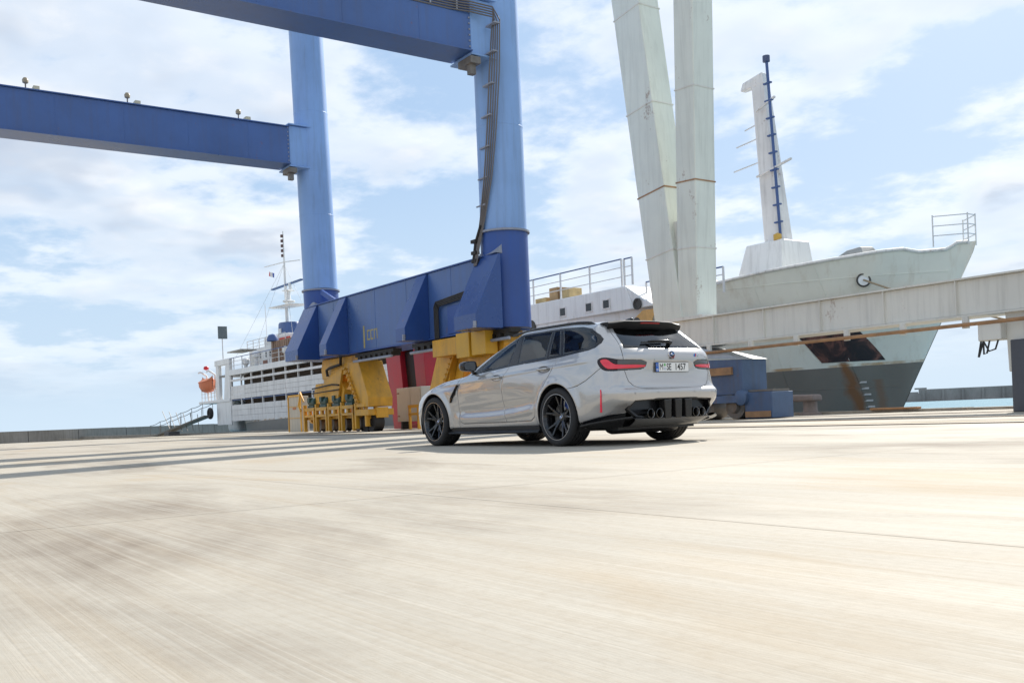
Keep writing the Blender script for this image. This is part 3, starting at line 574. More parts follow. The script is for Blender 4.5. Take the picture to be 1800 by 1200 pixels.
MB().box((31.2, -20.10, 4.28), (73.2, -19.96, 4.46)).build('slot_rail', SWD, ship); MB().box((31.2, -20.10, 4.82), (73.4, -19.93, 5.28)).build('deck_edge', SW, ship, None, .02)
MB().box((31.2, -20.16, 2.66), (73.2, -20.06, 2.74)).build('slot_rail', SBLUE, ship)
# one stack of open louvres
mb = MB()
for k in range(7): mb.box((50.6, -20.06, 3.0+.27*k), (52.9, -19.94, 3.12+.27*k))
mb.build('louvre', SWD, ship); MB().box((50.5, -20.03, 2.9), (53, -19.985, 4.8)).build('louvre_back', plain('ship_window', (.02, .022, .025), .15), ship); MB().box((53.0, -20.05, 2.8), (53.3, -19.93, 4.85)).build('louvre_post', RUSTP, ship)
# rails along the upper deck
def rail_run(x0, x1, z0, h, y, mat_top, n, parent=ship):
    g_ = MB()
    for q in (.36, .70): g_.tube([(x0, y, z0+h*q), (x1, y, z0+h*q)], .022, 6)
    a = g_.build('rail', RAILW, parent, 60); MB().tube([(x0, y, z0+h), (x1, y, z0+h)], .032, 6).build('top_rail', mat_top, a, 60)
    for x in np.linspace(x0, x1, n): MB().box((x-.035, y-.03, z0), (x+.035, y+.03, z0+h)).build('stanchion', RAILW, a)
rail_run(31, 74.4, 5.26, 1.05, -20.05, SBLUE, 22); rail_run(22.4, 31, 5.72, 1.2, -20.1, SBLUE, 5)
rail_run(17.2, 21.6, 4.85, 1.0, -20.75, SBLUE, 4); rail_run(21.75, 22.25, 5.74, 1.16, -20.12, SBLUE, 2)
# stern: open gallery, side frames, boat deck
MB().box((73.25, -20.06, .62), (77.0, -19.95, 2.615)).build('stern_plate', SW, ship, None, .02)
for x in (73.3, 76.2): MB().box((x, -20.25, 2.865), (x+.7, -19.96, 5.845)).build('side_frame', SW, ship, None, .02)
MB().prism([(74.01, 2.87), (75.0, 2.87), (74.3, 5.84), (74.01, 5.84)], 1, -20.2, -19.97).build('side_frame', SW, ship)
MB().box((73.3, -20.25, 5.85), (77.2, -19.95, 6.35)).build('frame_head', SW, ship, None, .02); MB().box((73.3, -31.5, 2.62), (82.0, -19.90, 2.86)).build('boat_deck', SW, ship, None, .02)
MB().box((73.2, -31, 2.9), (75.6, -22.5, 5.8)).build('stern_house', SWD, ship); MB().box((76, -31, .0), (79, -21.5, 2.62)).build('stern_body', SW, ship, None, .3, 3)
rail_run(77.2, 81.8, 2.86, 1.0, -20.15, RAILW, 6)
for x in (78.2, 80.6): MB().tube([(x, -20.4, 2.86), (x, -20.3, 5.2), (x+.2, -19.8, 5.6), (x+.3, -19.6, 5.5)], .10, 8).build('davit', SW, ship, 60)
MB().lathe((80.7, -20.3, 5.95), (0, 0, 1), [(.0001, -.2), (.22, -.12), (.25, 0), (.2, .14), (.0001, .2)], 14).build('red_buoy', plain('buoy_red', (.55, .02, .03), .4), ship, 60)
MB().tube([(75.5, -20.2, 6.3), (75.5, -20.2, 8.2)], .05, 6).build('floodlight_pole', RAILW, ship); MB().box((75.3, -20.6, 8.2), (75.45, -19.8, 9.3)).build('floodlight', paint('floodlight_grey', (.13, .16, .17), .5), ship, None, .02)
lb = empty('lifeboat', (79.6, -19.9, 3.55), 'orange lifeboat hanging in the davits at the ship stern', 'lifeboat')
rows = []
for t in np.linspace(-1, 1, 13):
    w_ = .70*(1-abs(t)**2.4)+.03; h_ = .25*abs(t)**3; rows.append([(79.2+1.5*t, -19.9-w_, 4.55+h_), (79.2+1.42*t, -19.9-w_*.95, 4.15+h_), (79.2+1.3*t, -19.9-w_*.6, 3.72+h_*1.2), (79.2+1.26*t, -19.9, 3.60+h_*1.3), (79.2+1.3*t, -19.9+w_*.6, 3.72+h_*1.2), (79.2+1.42*t, -19.9+w_*.95, 4.15+h_), (79.2+1.5*t, -19.9+w_, 4.55+h_)])
MB().grid(rows).build('boat_hull', ORANGE, lb, 50)
MB().grid([[(p[0][0], p[0][1], p[0][2]+.01), (p[0][0], (p[0][1]+p[6][1])/2, p[0][2]+.35), (p[6][0], p[6][1], p[6][2]+.01)] for p in rows]).build('canopy', paint('canopy_orange', (.60, .20, .09), .6, .1, 2), lb, 50); MB().tube([r_[6] for r_ in rows], .05, 6).build('gunwale', ORANGE, lb, 60)
# bridge house and funnel
bh = MB().box((66.4, -27, 4.98), (75.0, -22.4, 7.2)).build('bridge_house', SW, ship, None, .03)
MB().box((66.4, -26.5, 7.2), (71.8, -22.6, 7.95)).build('upper_house', SW, ship, None, .04); MB().box((65.8, -22.58, 7.22), (69.4, -22.5, 7.62)).build('red_band', plain('band_red', (.58, .05, .03), .5, 0, .1, 2), ship)
for x in (67.6, 68.7, 69.8, 70.8, 72.2, 73.2): 
    f_ = MB().box((x-.22, -22.40, 6.2), (x+.22, -22.37, 6.75)).build('window', SWD, ship); MB().box((x-.16, -22.37, 6.26), (x+.16, -22.365, 6.69)).build('pane', dg, f_)
MB().box((70.6, -22.40, 5.0), (71.6, -22.36, 6.0)).build('door', paint('door_brown', (.22, .07, .03), .5), bh); MB().box((67.4, -22.40, 5.0), (68.3, -22.36, 6.0)).build('door', SWD, bh)
fu = []
for z, k in ((7.9, 1.0), (8.15, 1.0), (8.95, .88), (9.1, .8)):
    fu.append([(69.6+1.75*k*math.cos(a)+(z-7.9)*.25, -24.2+.9*k*math.sin(a), z+.28*(0.2-math.cos(a)*-.2 if z > 8.5 else 0)) for a in np.linspace(0, 2*math.pi, 24, endpoint=False)])
fn = MB().grid(fu, True).add(fu[-1], [tuple(range(24))]).build('funnel', SBLUE, ship, 40); MB().grid([[(p[0], p[1], p[2]-.6) for p in fu[0]], [(p[0], p[1], p[2]) for p in fu[0]]], True).build('funnel_base', SW, fn, 40)
MB().box((69.5, -23.32, 8.15), (70.1, -23.26, 8.6)).build('funnel_lamp', RAILW, fn)
rc = MB().box((59.6, -24, 4.98), (65.2, -20.7, 7.05)).build('deck_container', paint('rusty_container', (.26, .17, .12), .7, .25, 1, rust=.6, dirt=.3, bump=.15), ship)
mb = MB()
for x in np.arange(59.7, 65.1, .45): mb.box((x, -20.70, 5.05), (x+.16, -20.66, 6.98))
mb.build('container_rib', paint('rusty_container', (.26, .17, .12)), rc)
MB().lathe((64.6, -20.6, 7.35), (0, 0, 1), [(.0001, .3), (.3, .2), (.45, -.1), (.45, -.3)], 14).build('blue_tarp', SBLUE, ship, 40)
MB().box((72.0, -22.0, 6.95), (75.6, -20.6, 7.05)).build('awning', paint('awning_grey', (.35, .33, .29), .7), ship)
rail_run(66.4, 75.4, 7.05, .9, -22.4, RAILW, 7)
for x, y, z in ((68.4, -20.6, 6.1), (61.2, -20.35, 5.9), (71.2, -20.7, 5.7)): MB().lathe((x, y, z), (0, 0, 1), [(.0001, -.9), (.16, -.9), (.16, -.1), (.30, 0), (.32, .35), (.15, .5), (.0001, .5)], 12).build('deck_vent', SW, ship, 40)
# signal mast
mm = MB().tube([(69.8, -24, 8.6), (69.9, -24, 12.4), (70.0, -24, 17.0)], [.16, .12, .05], 10).build('signal_mast', SW, ship, 60)
MB().tube([(66.6, -24, 14.0), (70, -24, 14.35), (74.6, -24, 14.6)], .045, 6).build('yard', SW, mm); MB().box((66.4, -24.15, 12.3), (73.0, -23.9, 12.42)).build('radar_scanner', SBLUE, mm)
MB().tube([(69.3, -23.9, 11.2), (68.3, -23.8, 11.9), (68.5, -23.8, 12.3)], .14, 8).build('radar_arm', SW, mm, 60); MB().hexa([(67.6, -24.5, 10.3), (71.6, -24.5, 10.5), (71.6, -23.4, 10.5), (67.6, -23.4, 10.3)], [(67.0, -24.7, 10.45), (72.2, -24.7, 10.65), (72.2, -23.2, 10.65), (67.0, -23.2, 10.45)]).build('mast_platform', SW, mm)
MB().lathe((68.3, -23.6, 10.7), (0, 0, 1), [(.5, 0), (.5, .12), (.2, .2), (.12, .9), (.55, .95), (.0001, 1.1)], 14).build('radar_dome', SW, mm, 40)
for k in range(5): MB().lathe((70.02, -23.9, 14.9+.42*k), (0, 0, 1), [(.0001, -.12), (.13, -.12), (.13, .10), (.0001, .14)], 10).build('signal_lamp', plain('lamp_dark', (.12, .06, .05), .4), mm, 40)
fl = MB().grid([[(73.4, -24, 14.1-.35*a+.05*math.sin(k)) for a in (0, 1)] if False else [(73.5-.33*k, -24+.08*math.sin(k*1.7), 14.05-.1*k), (73.5-.33*k, -24+.08*math.sin(k*1.7+.6), 13.65-.1*k)] for k in range(4)]); fl.mi = [0, 1, 2]; fl.build('flag', [plain('flag_red', (.55, .04, .05), .7), plain('flag_white', (.7, .7, .7), .7), plain('flag_blue', (.05, .10, .40), .7)], mm)
for p in ((66.0, -23), (74.4, -22.5), (78, -22), (60.5, -23)): MB().tube([(70, -24, 14.2), (p[0], p[1], 6.4)], .012, 4).build('stay', plain('stay_wire', (.35, .35, .36), .5, .5), mm)
MB().tube([(75.2, -24.2, 7.1), (75.4, -24.2, 11.4)], .03, 6).build('whip_aerial', RAILW, ship)
# foremast, house, deck gear
MB().hexa([(16.3, -25.6, 4.0), (19.4, -25.6, 4.0), (19.4, -23.2, 4.0), (16.3, -23.2, 4.0)], [(16.6, -25.3, 7.05), (18.5, -25.3, 7.05), (18.5, -23.6, 7.05), (16.6, -23.6, 7.05)]).build('mast_house', SW, ship, None, .04)
fm = MB().hexa([(17.0, -24.8, 7.05), (17.95, -24.8, 7.05), (17.95, -24.1, 7.05), (17.0, -24.1, 7.05)], [(17.75, -24.6, 14.1), (18.4, -24.6, 14.1), (18.4, -24.2, 14.1), (17.75, -24.2, 14.1)]).build('foremast', SWD, ship, None, .06, 2)
MB().hexa([(17.7, -24.62, 13.75), (19.0, -24.55, 13.75), (19.0, -24.2, 13.75), (17.7, -24.18, 13.75)], [(17.8, -24.6, 14.25), (18.9, -24.5, 14.1), (18.9, -24.25, 14.1), (17.8, -24.2, 14.25)]).build('mast_head', SWD, fm, None, .05, 2)
ap = MB().tube([(17.0, -24, 7.1), (17.35, -24, 14.6)], .06, 8).build('mast_ladder', SBLUE, fm, 60)
MB().lathe((17.36, -24, 14.6), (0, 0, 1), [(.0001, -.15), (.15, -.12), (.15, .12), (.0001, .16)], 12).build('mast_lamp', plain('lamp_navy', (.06, .08, .16), .4), fm, 40)
for z in np.arange(7.8, 14, .72): MB().box((16.95+(z-7.1)*.047-.10, -24.06, z), (16.95+(z-7.1)*.047+.28, -23.94, z+.06)).build('rung', SBLUE, fm)
MB().lathe((16.95, -23.75, 7.2), (0, 0, 1), [(.0001, -.15), (.17, -.15), (.17, .08), (.0001, .16)], 14).build('mast_lamp', plain('lamp_amber', (.55, .34, .06), .4), fm, 40)
for z, a, b in ((9.9, 16.3, 18.1), (12.6, 17.0, 18.0)): MB().bar((a, -24, z+.35), (b, -24, z), .10, .07).build('crosstree', SWD, fm)
for z, a, b in ((10.6, 17.9, 19.6), (11.6, 18.0, 19.4), (12.2, 18.1, 18.9)): MB().tube([(a, -24.3, z), (b, -24.3, z-.12)], .03, 6).build('aerial_arm', RAILW, fm)
mb = MB().lathe((18.9, -22.3, 5.15), (0, 1, 0), [(.0001, -.5), (.5, -.5), (.5, -.4), (.3, -.38), (.3, .38), (.5, .4), (.5, .5), (.0001, .5)], 20); mb.cbox((18.9, -22.3, 4.5), (1.2, 1.4, .6)); mb.build('winch', paint('winch_tan', (.42, .36, .28), .6, .2, 1.5, rust=.4), ship, 40)
mb = MB().lathe((20.3, -21.3, 5.05), (0, 1, 0), [(.0001, -.4), (.42, -.4), (.42, -.3), (.25, -.28), (.25, .3), (.42, .32), (.0001, .4)], 18); mb.build('winch', paint('winch_red', (.38, .10, .06), .6, .2, 2, rust=.4), ship, 40)
MB().box((20.0, -21.5, 4.0), (21.1, -20.9, 5.3)).prism([(20.2, 5.3), (21.0, 5.3), (20.8, 6.1), (20.4, 6.2)], 1, -21.4, -21.0).build('deck_gear', paint('gear_white', (.6, .56, .5), .6, .2, 2, rust=.7), ship, None, .05); MB().bar((19.9, -21.2, 6.0), (21.4, -21.2, 6.25), .12, .10).build('boom', paint('boom_orange', (.55, .24, .06), .5, .1, 2, rust=.3), ship)
cg = MB()
for x, z, w_, h_ in ((30.6, 5.75, .9, .55), (29.5, 5.75, .7, .95), (28.6, 5.75, .8, .8)): MB().box((x-w_/2, -22.6, z), (x+w_/2, -21.8, z+h_)).build('deck_crate', paint('crate_%d' % int(x), (.34, .22, .11) if x > 29 and x < 30.5 else (.45, .33, .16), .8, .3, 2, rust=.3), ship, None, .02)
# bow fittings: notch of bulwark, fairlead ring, rail, anchor cover, poster
def hp(x, z, out=.02): return Vector((x, CY+hull_y(x, z)+out, z))
nrm = Vector((-.72, .69, .05)); p = hp(12.9, 4.85, .07)
hs = MB().lathe(p, nrm, [(.24, -.02), (.265, .03), (.235, .06), (.20, .04), (.20, .0)], 24).build('fairlead', plain('fairlead_dark', (.06, .055, .05), .6), ship, 40); MB().disc(p+nrm*.015, nrm, .2, 20).build('fairlead_sky_disc', plain('mouth_sky_pale', (.75, .77, .78), .5), hs)  # pale disc coloured like the sky that shows through the open fairlead
MB().tube([p+nrm*.05, Vector((9.0, -21.4, 3.5)), Vector((4.0, -19.7, 2.0)), Vector((-2.0, -17.75, .35))], .035, 6).build('mooring_line', plain('rope_tan', (.34, .27, .18), .8), ship, 60)
rb = MB()
for x, y in ((10.05, -25.75), (10.05, -26.25), (10.95, -25.0), (10.95, -27.0)): rb.tube([(x, y, 5.85), (x, y, 7.0)], .025, 6)
for z in (6.25, 6.6, 6.95): rb.tube([(10.95, -25.0, z), (10.05, -25.75, z), (10.05, -26.25, z), (10.95, -27.0, z)], .02, 6)
rb.build('bow_rail', RAILW, ship, 60)
MB().hexa([(13.0, -25.0, 5.8), (14.4, -25.0, 5.8), (14.4, -23.7, 5.8), (13.0, -23.7, 5.8)], [(13.3, -24.8, 6.25), (13.7, -24.8, 6.25), (13.9, -24.0, 6.15), (13.3, -24.0, 6.2)]).build('bow_cover', paint('cover_grey', (.30, .30, .29), .6), ship, None, .05, 2)
rim_ = [hp(x, lerp_tab(TOPZ, x), .03) for x in np.linspace(10.1, 21, 70)]; MB().tube(rim_, .06, 8).build('bulwark_cap', SWD, ship, 60)
stk = [hp(x, 4.05-.02*(21-x), .01) for x in np.linspace(11.6, 21, 24)]; MB().tube(stk, .03, 6).build('hull_seam', HULL, ship, 60)
for z0 in (2.75, 5.0, .9):
    MB().tube([hp(x, z0, .006) for x in np.linspace(stem_x(z0)+.4, 21, 24)], .014, 6).build('hull_seam', HULL, ship, 60)
for x in (14.2, 16.4, 18.7):
    MB().tube([hp(x, z, .005) for z in np.linspace(0, lerp_tab(TOPZ, x)-.1, 12)], .012, 6).build('hull_seam', HULL, ship, 60)
def mat_poster():
    m = NT('poster_print'); w = m.co((1, 1, 1), 'World'); n1 = m.noise(m.co((1.0, 1.0, .8), 'World'), 1.5, 5, .55, .8)
    c = m.ramp(n1, [(.42, (.020, .016, .020)), (.52, (.05, .028, .028)), (.60, (.16, .07, .055)), (.68, (.22, .13, .11)), (.78, (.12, .12, .13))]); m.p(col=c, rough=.6); return m.m
rows = []
for j in range(7):
    t = j/6; z = 1.92+1.45*t; xa = 15.05+.65*t; xb = 13.25+.45*t; rows.append([hp(xa+(xb-xa)*i/8, z, .035) for i in range(9)])
rows2 = [[q-Vector((0, .03, 0)) for q in r_] for r_ in rows]
ps = MB().grid(rows).grid(rows2); ps.build('hull_poster', mat_poster(), ship, 60, fix=True)
mk = plain('draught_white', (.5, .5, .5), .6, 0, .2, 5)
for k in range(5):
    q = hp(14.12, .15+.24*k, .015); MB().bar(q+Vector((.16, .08, 0)), q-Vector((.16, .08, 0)), .02, .07, up=(0, 0, 1)).build('draught_mark', mk, ship)
# ================================================================== the car
def pchip(Y, t):
    """shape preserving cubic through rows of Y (n,...) at uniform knots, evaluated at t"""
    Y = np.asarray(Y, float); n = len(Y); d = Y[1:]-Y[:-1]
    D = np.zeros_like(Y); a, b = d[:-1], d[1:]
    ok = a*b > 0; D[1:-1][ok] = (2*a*b/np.where(ok, a+b, 1))[ok]
    D[0] = d[0]; D[-1] = d[-1]
    i = np.clip(np.floor(t).astype(int), 0, n-2); s = (t-i).reshape((-1,)+(1,)*(Y.ndim-1))
    h00 = 2*s**3-3*s**2+1; h10 = s**3-2*s**2+s; h01 = -2*s**3+3*s**2; h11 = s**3-s**2
    return h00*Y[i]+h10*D[i]+h01*Y[i+1]+h11*D[i+1]
def sdpoly(px, pz, poly):
    poly = np.array(poly, float); d = np.full(px.shape, 1e9); ins = np.zeros(px.shape, bool); gx = np.zeros(px.shape); gz = np.zeros(px.shape)
    n = len(poly)
    for i in range(n):
        a, b = poly[i], poly[(i+1) % n]; e = b-a; l = max(e@e, 1e-12)
        t = np.clip(((px-a[0])*e[0]+(pz-a[1])*e[1])/l, 0, 1); qx = a[0]+t*e[0]; qz = a[1]+t*e[1]
        dd = np.hypot(px-qx, pz-qz); m = dd < d; d[m] = dd[m]; gx[m] = (qx-px)[m]; gz[m] = (qz-pz)[m]
        c = ((a[1] > pz) != (b[1] > pz)); xi = a[0]+(pz-a[1])*(b[0]-a[0])/np.where(abs(b[1]-a[1]) < 1e-12, 1e-12, b[1]-a[1])
        ins ^= c & (px < xi)
    return np.where(ins, -d, d), gx, gz
def smoothpoly(poly, it=2):
    for _ in range(it):
        q = []
        for i in range(len(poly)):
            a, b = poly[i], poly[(i+1) % len(poly)]
            q += [(a[0]*.75+b[0]*.25, a[1]*.75+b[1]*.25), (a[0]*.25+b[0]*.75, a[1]*.25+b[1]*.75)]
        poly = q
    return poly
# control cage, half car: stations from tail centre round the left side to the nose centre; 15 levels from sill to roof spine
CAGE = [
 # S0 tail centre
 [(-.74,0,.20),(-.84,0,.26),(-.955,0,.40),(-1.045,0,.50),(-1.055,0,.595),(-.995,0,.648),(-.972,0,.80),(-.985,0,.985),(-.925,0,1.08),(-.82,0,1.168),(-.635,0,1.31),(-.52,0,1.405),(-.44,0,1.44),(-.35,0,1.45),(-.30,0,1.455)],
 [(-.74,.36,.20),(-.84,.36,.26),(-.95,.37,.40),(-1.038,.37,.50),(-1.046,.37,.595),(-.985,.36,.648),(-.962,.36,.80),(-.972,.355,.985),(-.91,.34,1.08),(-.805,.32,1.168),(-.62,.30,1.308),(-.51,.28,1.40),(-.44,.25,1.437),(-.35,.14,1.449),(-.28,0,1.455)],
 [(-.72,.60,.20),(-.80,.63,.27),(-.90,.66,.41),(-.985,.675,.50),(-.995,.68,.59),(-.935,.665,.655),(-.912,.655,.81),(-.91,.645,.985),(-.86,.615,1.082),(-.76,.58,1.17),(-.595,.54,1.30),(-.495,.50,1.388),(-.43,.42,1.425),(-.34,.22,1.447),(-.25,0,1.456)],
 [(-.66,.70,.20),(-.74,.77,.29),(-.80,.80,.41),(-.84,.825,.50),(-.85,.832,.59),(-.815,.822,.665),(-.79,.805,.82),(-.775,.785,.985),(-.75,.735,1.085),(-.69,.685,1.175),(-.56,.63,1.285),(-.475,.58,1.365),(-.42,.49,1.412),(-.32,.26,1.444),(-.20,0,1.457)],
 [(-.56,.78,.20),(-.60,.865,.29),(-.61,.888,.40),(-.62,.900,.50),(-.625,.902,.60),(-.62,.893,.70),(-.62,.880,.84),(-.62,.860,.97),(-.615,.812,1.09),(-.58,.75,1.19),(-.49,.683,1.305),(-.43,.62,1.378),(-.38,.515,1.42),(-.28,.27,1.447),(-.10,0,1.459)],
 [(-.36,.80,.20),(-.36,.90,.27),(-.36,.922,.37),(-.36,.934,.48),(-.36,.938,.60),(-.36,.930,.73),(-.36,.912,.87),(-.36,.886,.99),(-.36,.832,1.085),(-.34,.762,1.20),(-.28,.688,1.338),(-.25,.622,1.40),(-.22,.515,1.435),(-.15,.27,1.455),(.05,0,1.461)],
 [(0,.80,.20),(0,.90,.26),(0,.925,.36),(0,.945,.48),(0,.952,.61),(0,.944,.745),(0,.918,.875),(0,.884,.975),(0,.836,1.055),(0,.762,1.20),(.02,.676,1.378),(.03,.615,1.428),(.05,.50,1.449),(.10,.27,1.461),(.22,0,1.464)],
 [(.40,.80,.20),(.40,.885,.25),(.40,.905,.35),(.40,.916,.48),(.40,.922,.61),(.40,.920,.74),(.40,.910,.865),(.40,.880,.955),(.40,.842,1.035),(.40,.766,1.20),(.38,.668,1.385),(.38,.608,1.433),(.40,.49,1.452),(.42,.26,1.463),(.45,0,1.466)],
 [(.95,.80,.20),(.95,.875,.25),(.95,.882,.35),(.95,.884,.48),(.95,.896,.61),(.95,.909,.74),(.95,.908,.85),(.95,.880,.935),(.95,.845,1.01),(.92,.768,1.19),(.80,.665,1.387),(.76,.606,1.434),(.72,.49,1.452),(.66,.26,1.462),(.62,0,1.466)],
 [(1.55,.80,.20),(1.55,.875,.24),(1.55,.880,.35),(1.55,.880,.48),(1.55,.893,.61),(1.55,.909,.735),(1.55,.908,.84),(1.55,.884,.915),(1.55,.850,.975),(1.40,.770,1.16),(1.00,.664,1.385),(.95,.604,1.431),(.90,.48,1.450),(.80,.25,1.459),(.74,0,1.463)],
 [(2.10,.80,.20),(2.10,.878,.24),(2.10,.884,.35),(2.10,.886,.48),(2.10,.898,.61),(2.10,.910,.73),(2.08,.905,.82),(2.05,.880,.895),(2.00,.845,.950),(1.68,.760,1.13),(1.09,.655,1.375),(1.02,.600,1.424),(.96,.47,1.445),(.86,.24,1.457),(.80,0,1.461)],
 [(2.45,.80,.20),(2.45,.890,.24),(2.45,.900,.35),(2.45,.910,.48),(2.45,.918,.61),(2.45,.922,.72),(2.44,.905,.81),(2.38,.86,.892),(2.08,.79,.955),(1.74,.705,1.13),(1.12,.61,1.383),(1.04,.56,1.424),(.98,.43,1.445),(.88,.22,1.457),(.82,0,1.461)],
 [(2.857,.80,.20),(2.857,.905,.24),(2.857,.925,.35),(2.857,.940,.48),(2.857,.945,.61),(2.857,.936,.72),(2.84,.905,.80),(2.70,.80,.892),(2.17,.68,.965),(1.81,.60,1.14),(1.14,.52,1.395),(1.05,.47,1.432),(.98,.36,1.448),(.88,.19,1.458),(.83,0,1.461)],
 [(3.25,.74,.19),(3.27,.855,.23),(3.28,.885,.35),(3.28,.900,.48),(3.27,.902,.60),(3.25,.885,.69),(3.20,.83,.765),(2.98,.68,.858),(2.24,.50,.975),(1.87,.44,1.15),(1.17,.38,1.405),(1.06,.34,1.438),(.99,.26,1.452),(.89,.14,1.459),(.84,0,1.462)],
 [(3.44,.66,.18),(3.54,.70,.22),(3.57,.73,.34),(3.57,.735,.47),(3.56,.725,.57),(3.52,.695,.645),(3.43,.64,.705),(3.08,.50,.825),(2.28,.33,.98),(1.90,.29,1.155),(1.18,.26,1.41),(1.07,.22,1.442),(1.0,.17,1.454),(.90,.09,1.46),(.85,0,1.462)],
 [(3.52,.36,.17),(3.64,.40,.21),(3.68,.41,.34),(3.69,.41,.47),(3.68,.40,.57),(3.65,.38,.65),(3.56,.35,.715),(3.12,.27,.84),(2.31,.18,.985),(1.92,.16,1.16),(1.19,.14,1.413),(1.07,.12,1.444),(1.0,.09,1.455),(.90,.05,1.46),(.85,0,1.462)],
 [(3.54,0,.17),(3.67,0,.21),(3.71,0,.34),(3.72,0,.47),(3.71,0,.57),(3.68,0,.65),(3.58,0,.72),(3.13,0,.845),(2.32,0,.987),(1.93,0,1.16),(1.19,0,1.414),(1.07,0,1.445),(1.0,0,1.455),(.90,0,1.46),(.85,0,1.462)],
]
CAGE = np.array(CAGE)   # (17,15,3)
NU = [36, 32, 28, 30, 28, 36, 42, 52, 56, 50, 34, 38, 33, 24, 16, 12]; NV = [4, 12, 13, 14, 14, 14, 15, 13, 13, 24, 24, 7, 8, 10, 10]
tu = np.concatenate([k+np.arange(n)/n for k, n in enumerate(NU)]+[[16.0]]); tv = np.concatenate([k+np.arange(n)/n for k, n in enumerate(NV[:14])]+[[14.0]])
G = pchip(CAGE, tu); G = pchip(np.swapaxes(G, 0, 1), tv); G = np.swapaxes(G, 0, 1)     # (nu,nv,3)
def relax(G, it, axis):
    for _ in range(it):
        H = G.copy()
        if axis == 0: H[1:-1] = G[:-2]*.25+G[1:-1]*.5+G[2:]*.25
        else: H[:, 1:-1] = G[:, :-2]*.25+G[:, 1:-1]*.5+G[:, 2:]*.25
        G = H
    return G
Gm = np.concatenate([G[:0:-1]*np.array([1, -1, 1]), G]); c0_ = len(G)-1
Gm = relax(Gm, 20, 0); Gm = relax(Gm, 8, 1); G = Gm[c0_:]; G[0, :, 1] = 0; G[-1, :, 1] = 0; G[:, -1, 1] = 0
# body lines pressed into the flanks: the shoulder crease and the swage above the sill
Xg, Zg = G[..., 0], G[..., 2]; sidew = np.clip((tu-3.6)/.8, 0, 1)[:, None]*np.clip((12.6-tu)/.8, 0, 1)[:, None]
zs = .885+.04*(1.3-Xg); G[..., 1] += sidew*.010*np.exp(-((Zg-zs)/.018)**2)*np.clip((Xg+.75)/.3, 0, 1)
zl = .40+.085*np.clip((1.9-Xg)/1.4, -.2, 1.2)**2; G[..., 1] += sidew*(.012*np.exp(-((Zg-zl+.035)/.05)**2)-.012*np.exp(-((Zg-zl-.06)/.06)**2))*np.clip((Xg-.3)/.3, 0, 1)*np.clip((2.4-Xg)/.3, 0, 1)
# raised bow round each arch
for xw in (0.0, 2.857):
    rr_ = np.hypot(Xg-xw, Zg-.345); G[..., 1] += sidew*(.010*np.exp(-((rr_-.405)/.030)**2)-.006*np.exp(-((rr_-.49)/.05)**2))*(Zg < .9)
G = np.stack([G[..., 0], np.maximum(G[..., 1], 0), G[..., 2]], -1)
nu, nv = G.shape[:2]
# full car: left columns (nose -> tail) then right (tail -> nose)
FULL = np.concatenate([G[::-1], (G*np.array([1, -1, 1]))[1:]]); NUF = len(FULL); TU = np.concatenate([tu[::-1], tu[1:]]); SGN = np.concatenate([np.ones(nu), -np.ones(nu-1)])
lv = int(np.argmin(abs(tv-6))); sarc = np.concatenate([[0], np.cumsum(np.linalg.norm(np.diff(G[:, lv], axis=0), axis=1))]); SA = np.concatenate([sarc[::-1], sarc[1:]])
TUg = np.repeat(TU[:, None], nv, 1); TVg = np.repeat(tv[None], NUF, 0); SAg = np.repeat((SA*SGN)[:, None], nv, 1)
DLO = [(1.95,.948),(1.77,.956),(.98,1.008),(0,1.047),(-.50,1.088),(-.60,1.112),(-.645,1.160),(-.635,1.205),(-.56,1.262),(-.40,1.345),(-.22,1.383),(.10,1.400),(.98,1.400),(1.07,1.388),(1.20,1.335),(1.41,1.245)]
GL_F = [(1.80,.979),(1.065,1.028),(1.035,1.372),(1.07,1.368),(1.20,1.312),(1.40,1.222)]
GL_R = [(.862,1.040),(.30,1.064),(.335,1.376),(.935,1.376)]
GL_S = [(.245,1.068),(.03,1.077),(.175,1.376),(.29,1.376)]
GL_D = [(-.035,1.080),(-.49,1.116),(-.575,1.14),(-.602,1.175),(-.585,1.212),(-.53,1.252),(-.39,1.325),(-.2,1.362),(.11,1.377)]
DOOR_F = [(2.02,.93),(2.13,.875),(2.205,.80),(2.222,.65),(2.215,.40),(2.19,.325),(2.13,.300),(1.105,.305),(1.14,.40),(1.16,.55),(1.165,.75),(1.11,.89),(1.045,1.0),(1.0,1.04),(1.98,.99)]
DOOR_R = [(1.045,1.0),(1.11,.89),(1.165,.75),(1.16,.55),(1.14,.40),(1.105,.305),(.56,.312),(.48,.36),(.445,.45),(.40,.56),(.32,.66),(.235,.735),(.12,.87),(.0,1.03),(-.02,1.08),(1.0,1.04)]
ARCH = [[(x+.39*math.cos(a), .345+.388*math.sin(a)) for a in np.linspace(0, 2*math.pi, 64, endpoint=False)] for x in (0, 2.857)]
LAMP = smoothpoly([(.985,.955),(.945,.985),(.86,.985),(.78,.965),(.70,.953),(.36,.945),(.395,.845),(.60,.838),(.82,.832),(.90,.845),(.955,.895)], 1)
LBAR = smoothpoly([(.945,.955),(.90,.968),(.85,.962),(.80,.920),(.755,.897),(.392,.893),(.405,.862),(.80,.852),(.86,.862),(.90,.895)], 1)
GATE = [(.695,1.5),(.695,1.08),(.675,.96),(.658,.82),(.62,.71),(.56,.655),(.48,.634),(0,.630),(-.48,.634),(-.56,.655),(-.62,.71),(-.658,.82),(-.675,.96),(-.695,1.08),(-.695,1.5)]
RWIN = [(.655,1.086),(.62,1.30),(.60,1.372),(-.60,1.372),(-.62,1.30),(-.655,1.086),(0,1.086)]
DIFF = [(-.635,.40),(-.585,.492),(-.3,.506),(.3,.506),(.585,.492),(.635,.40),(.60,.12),(-.60,.12)]
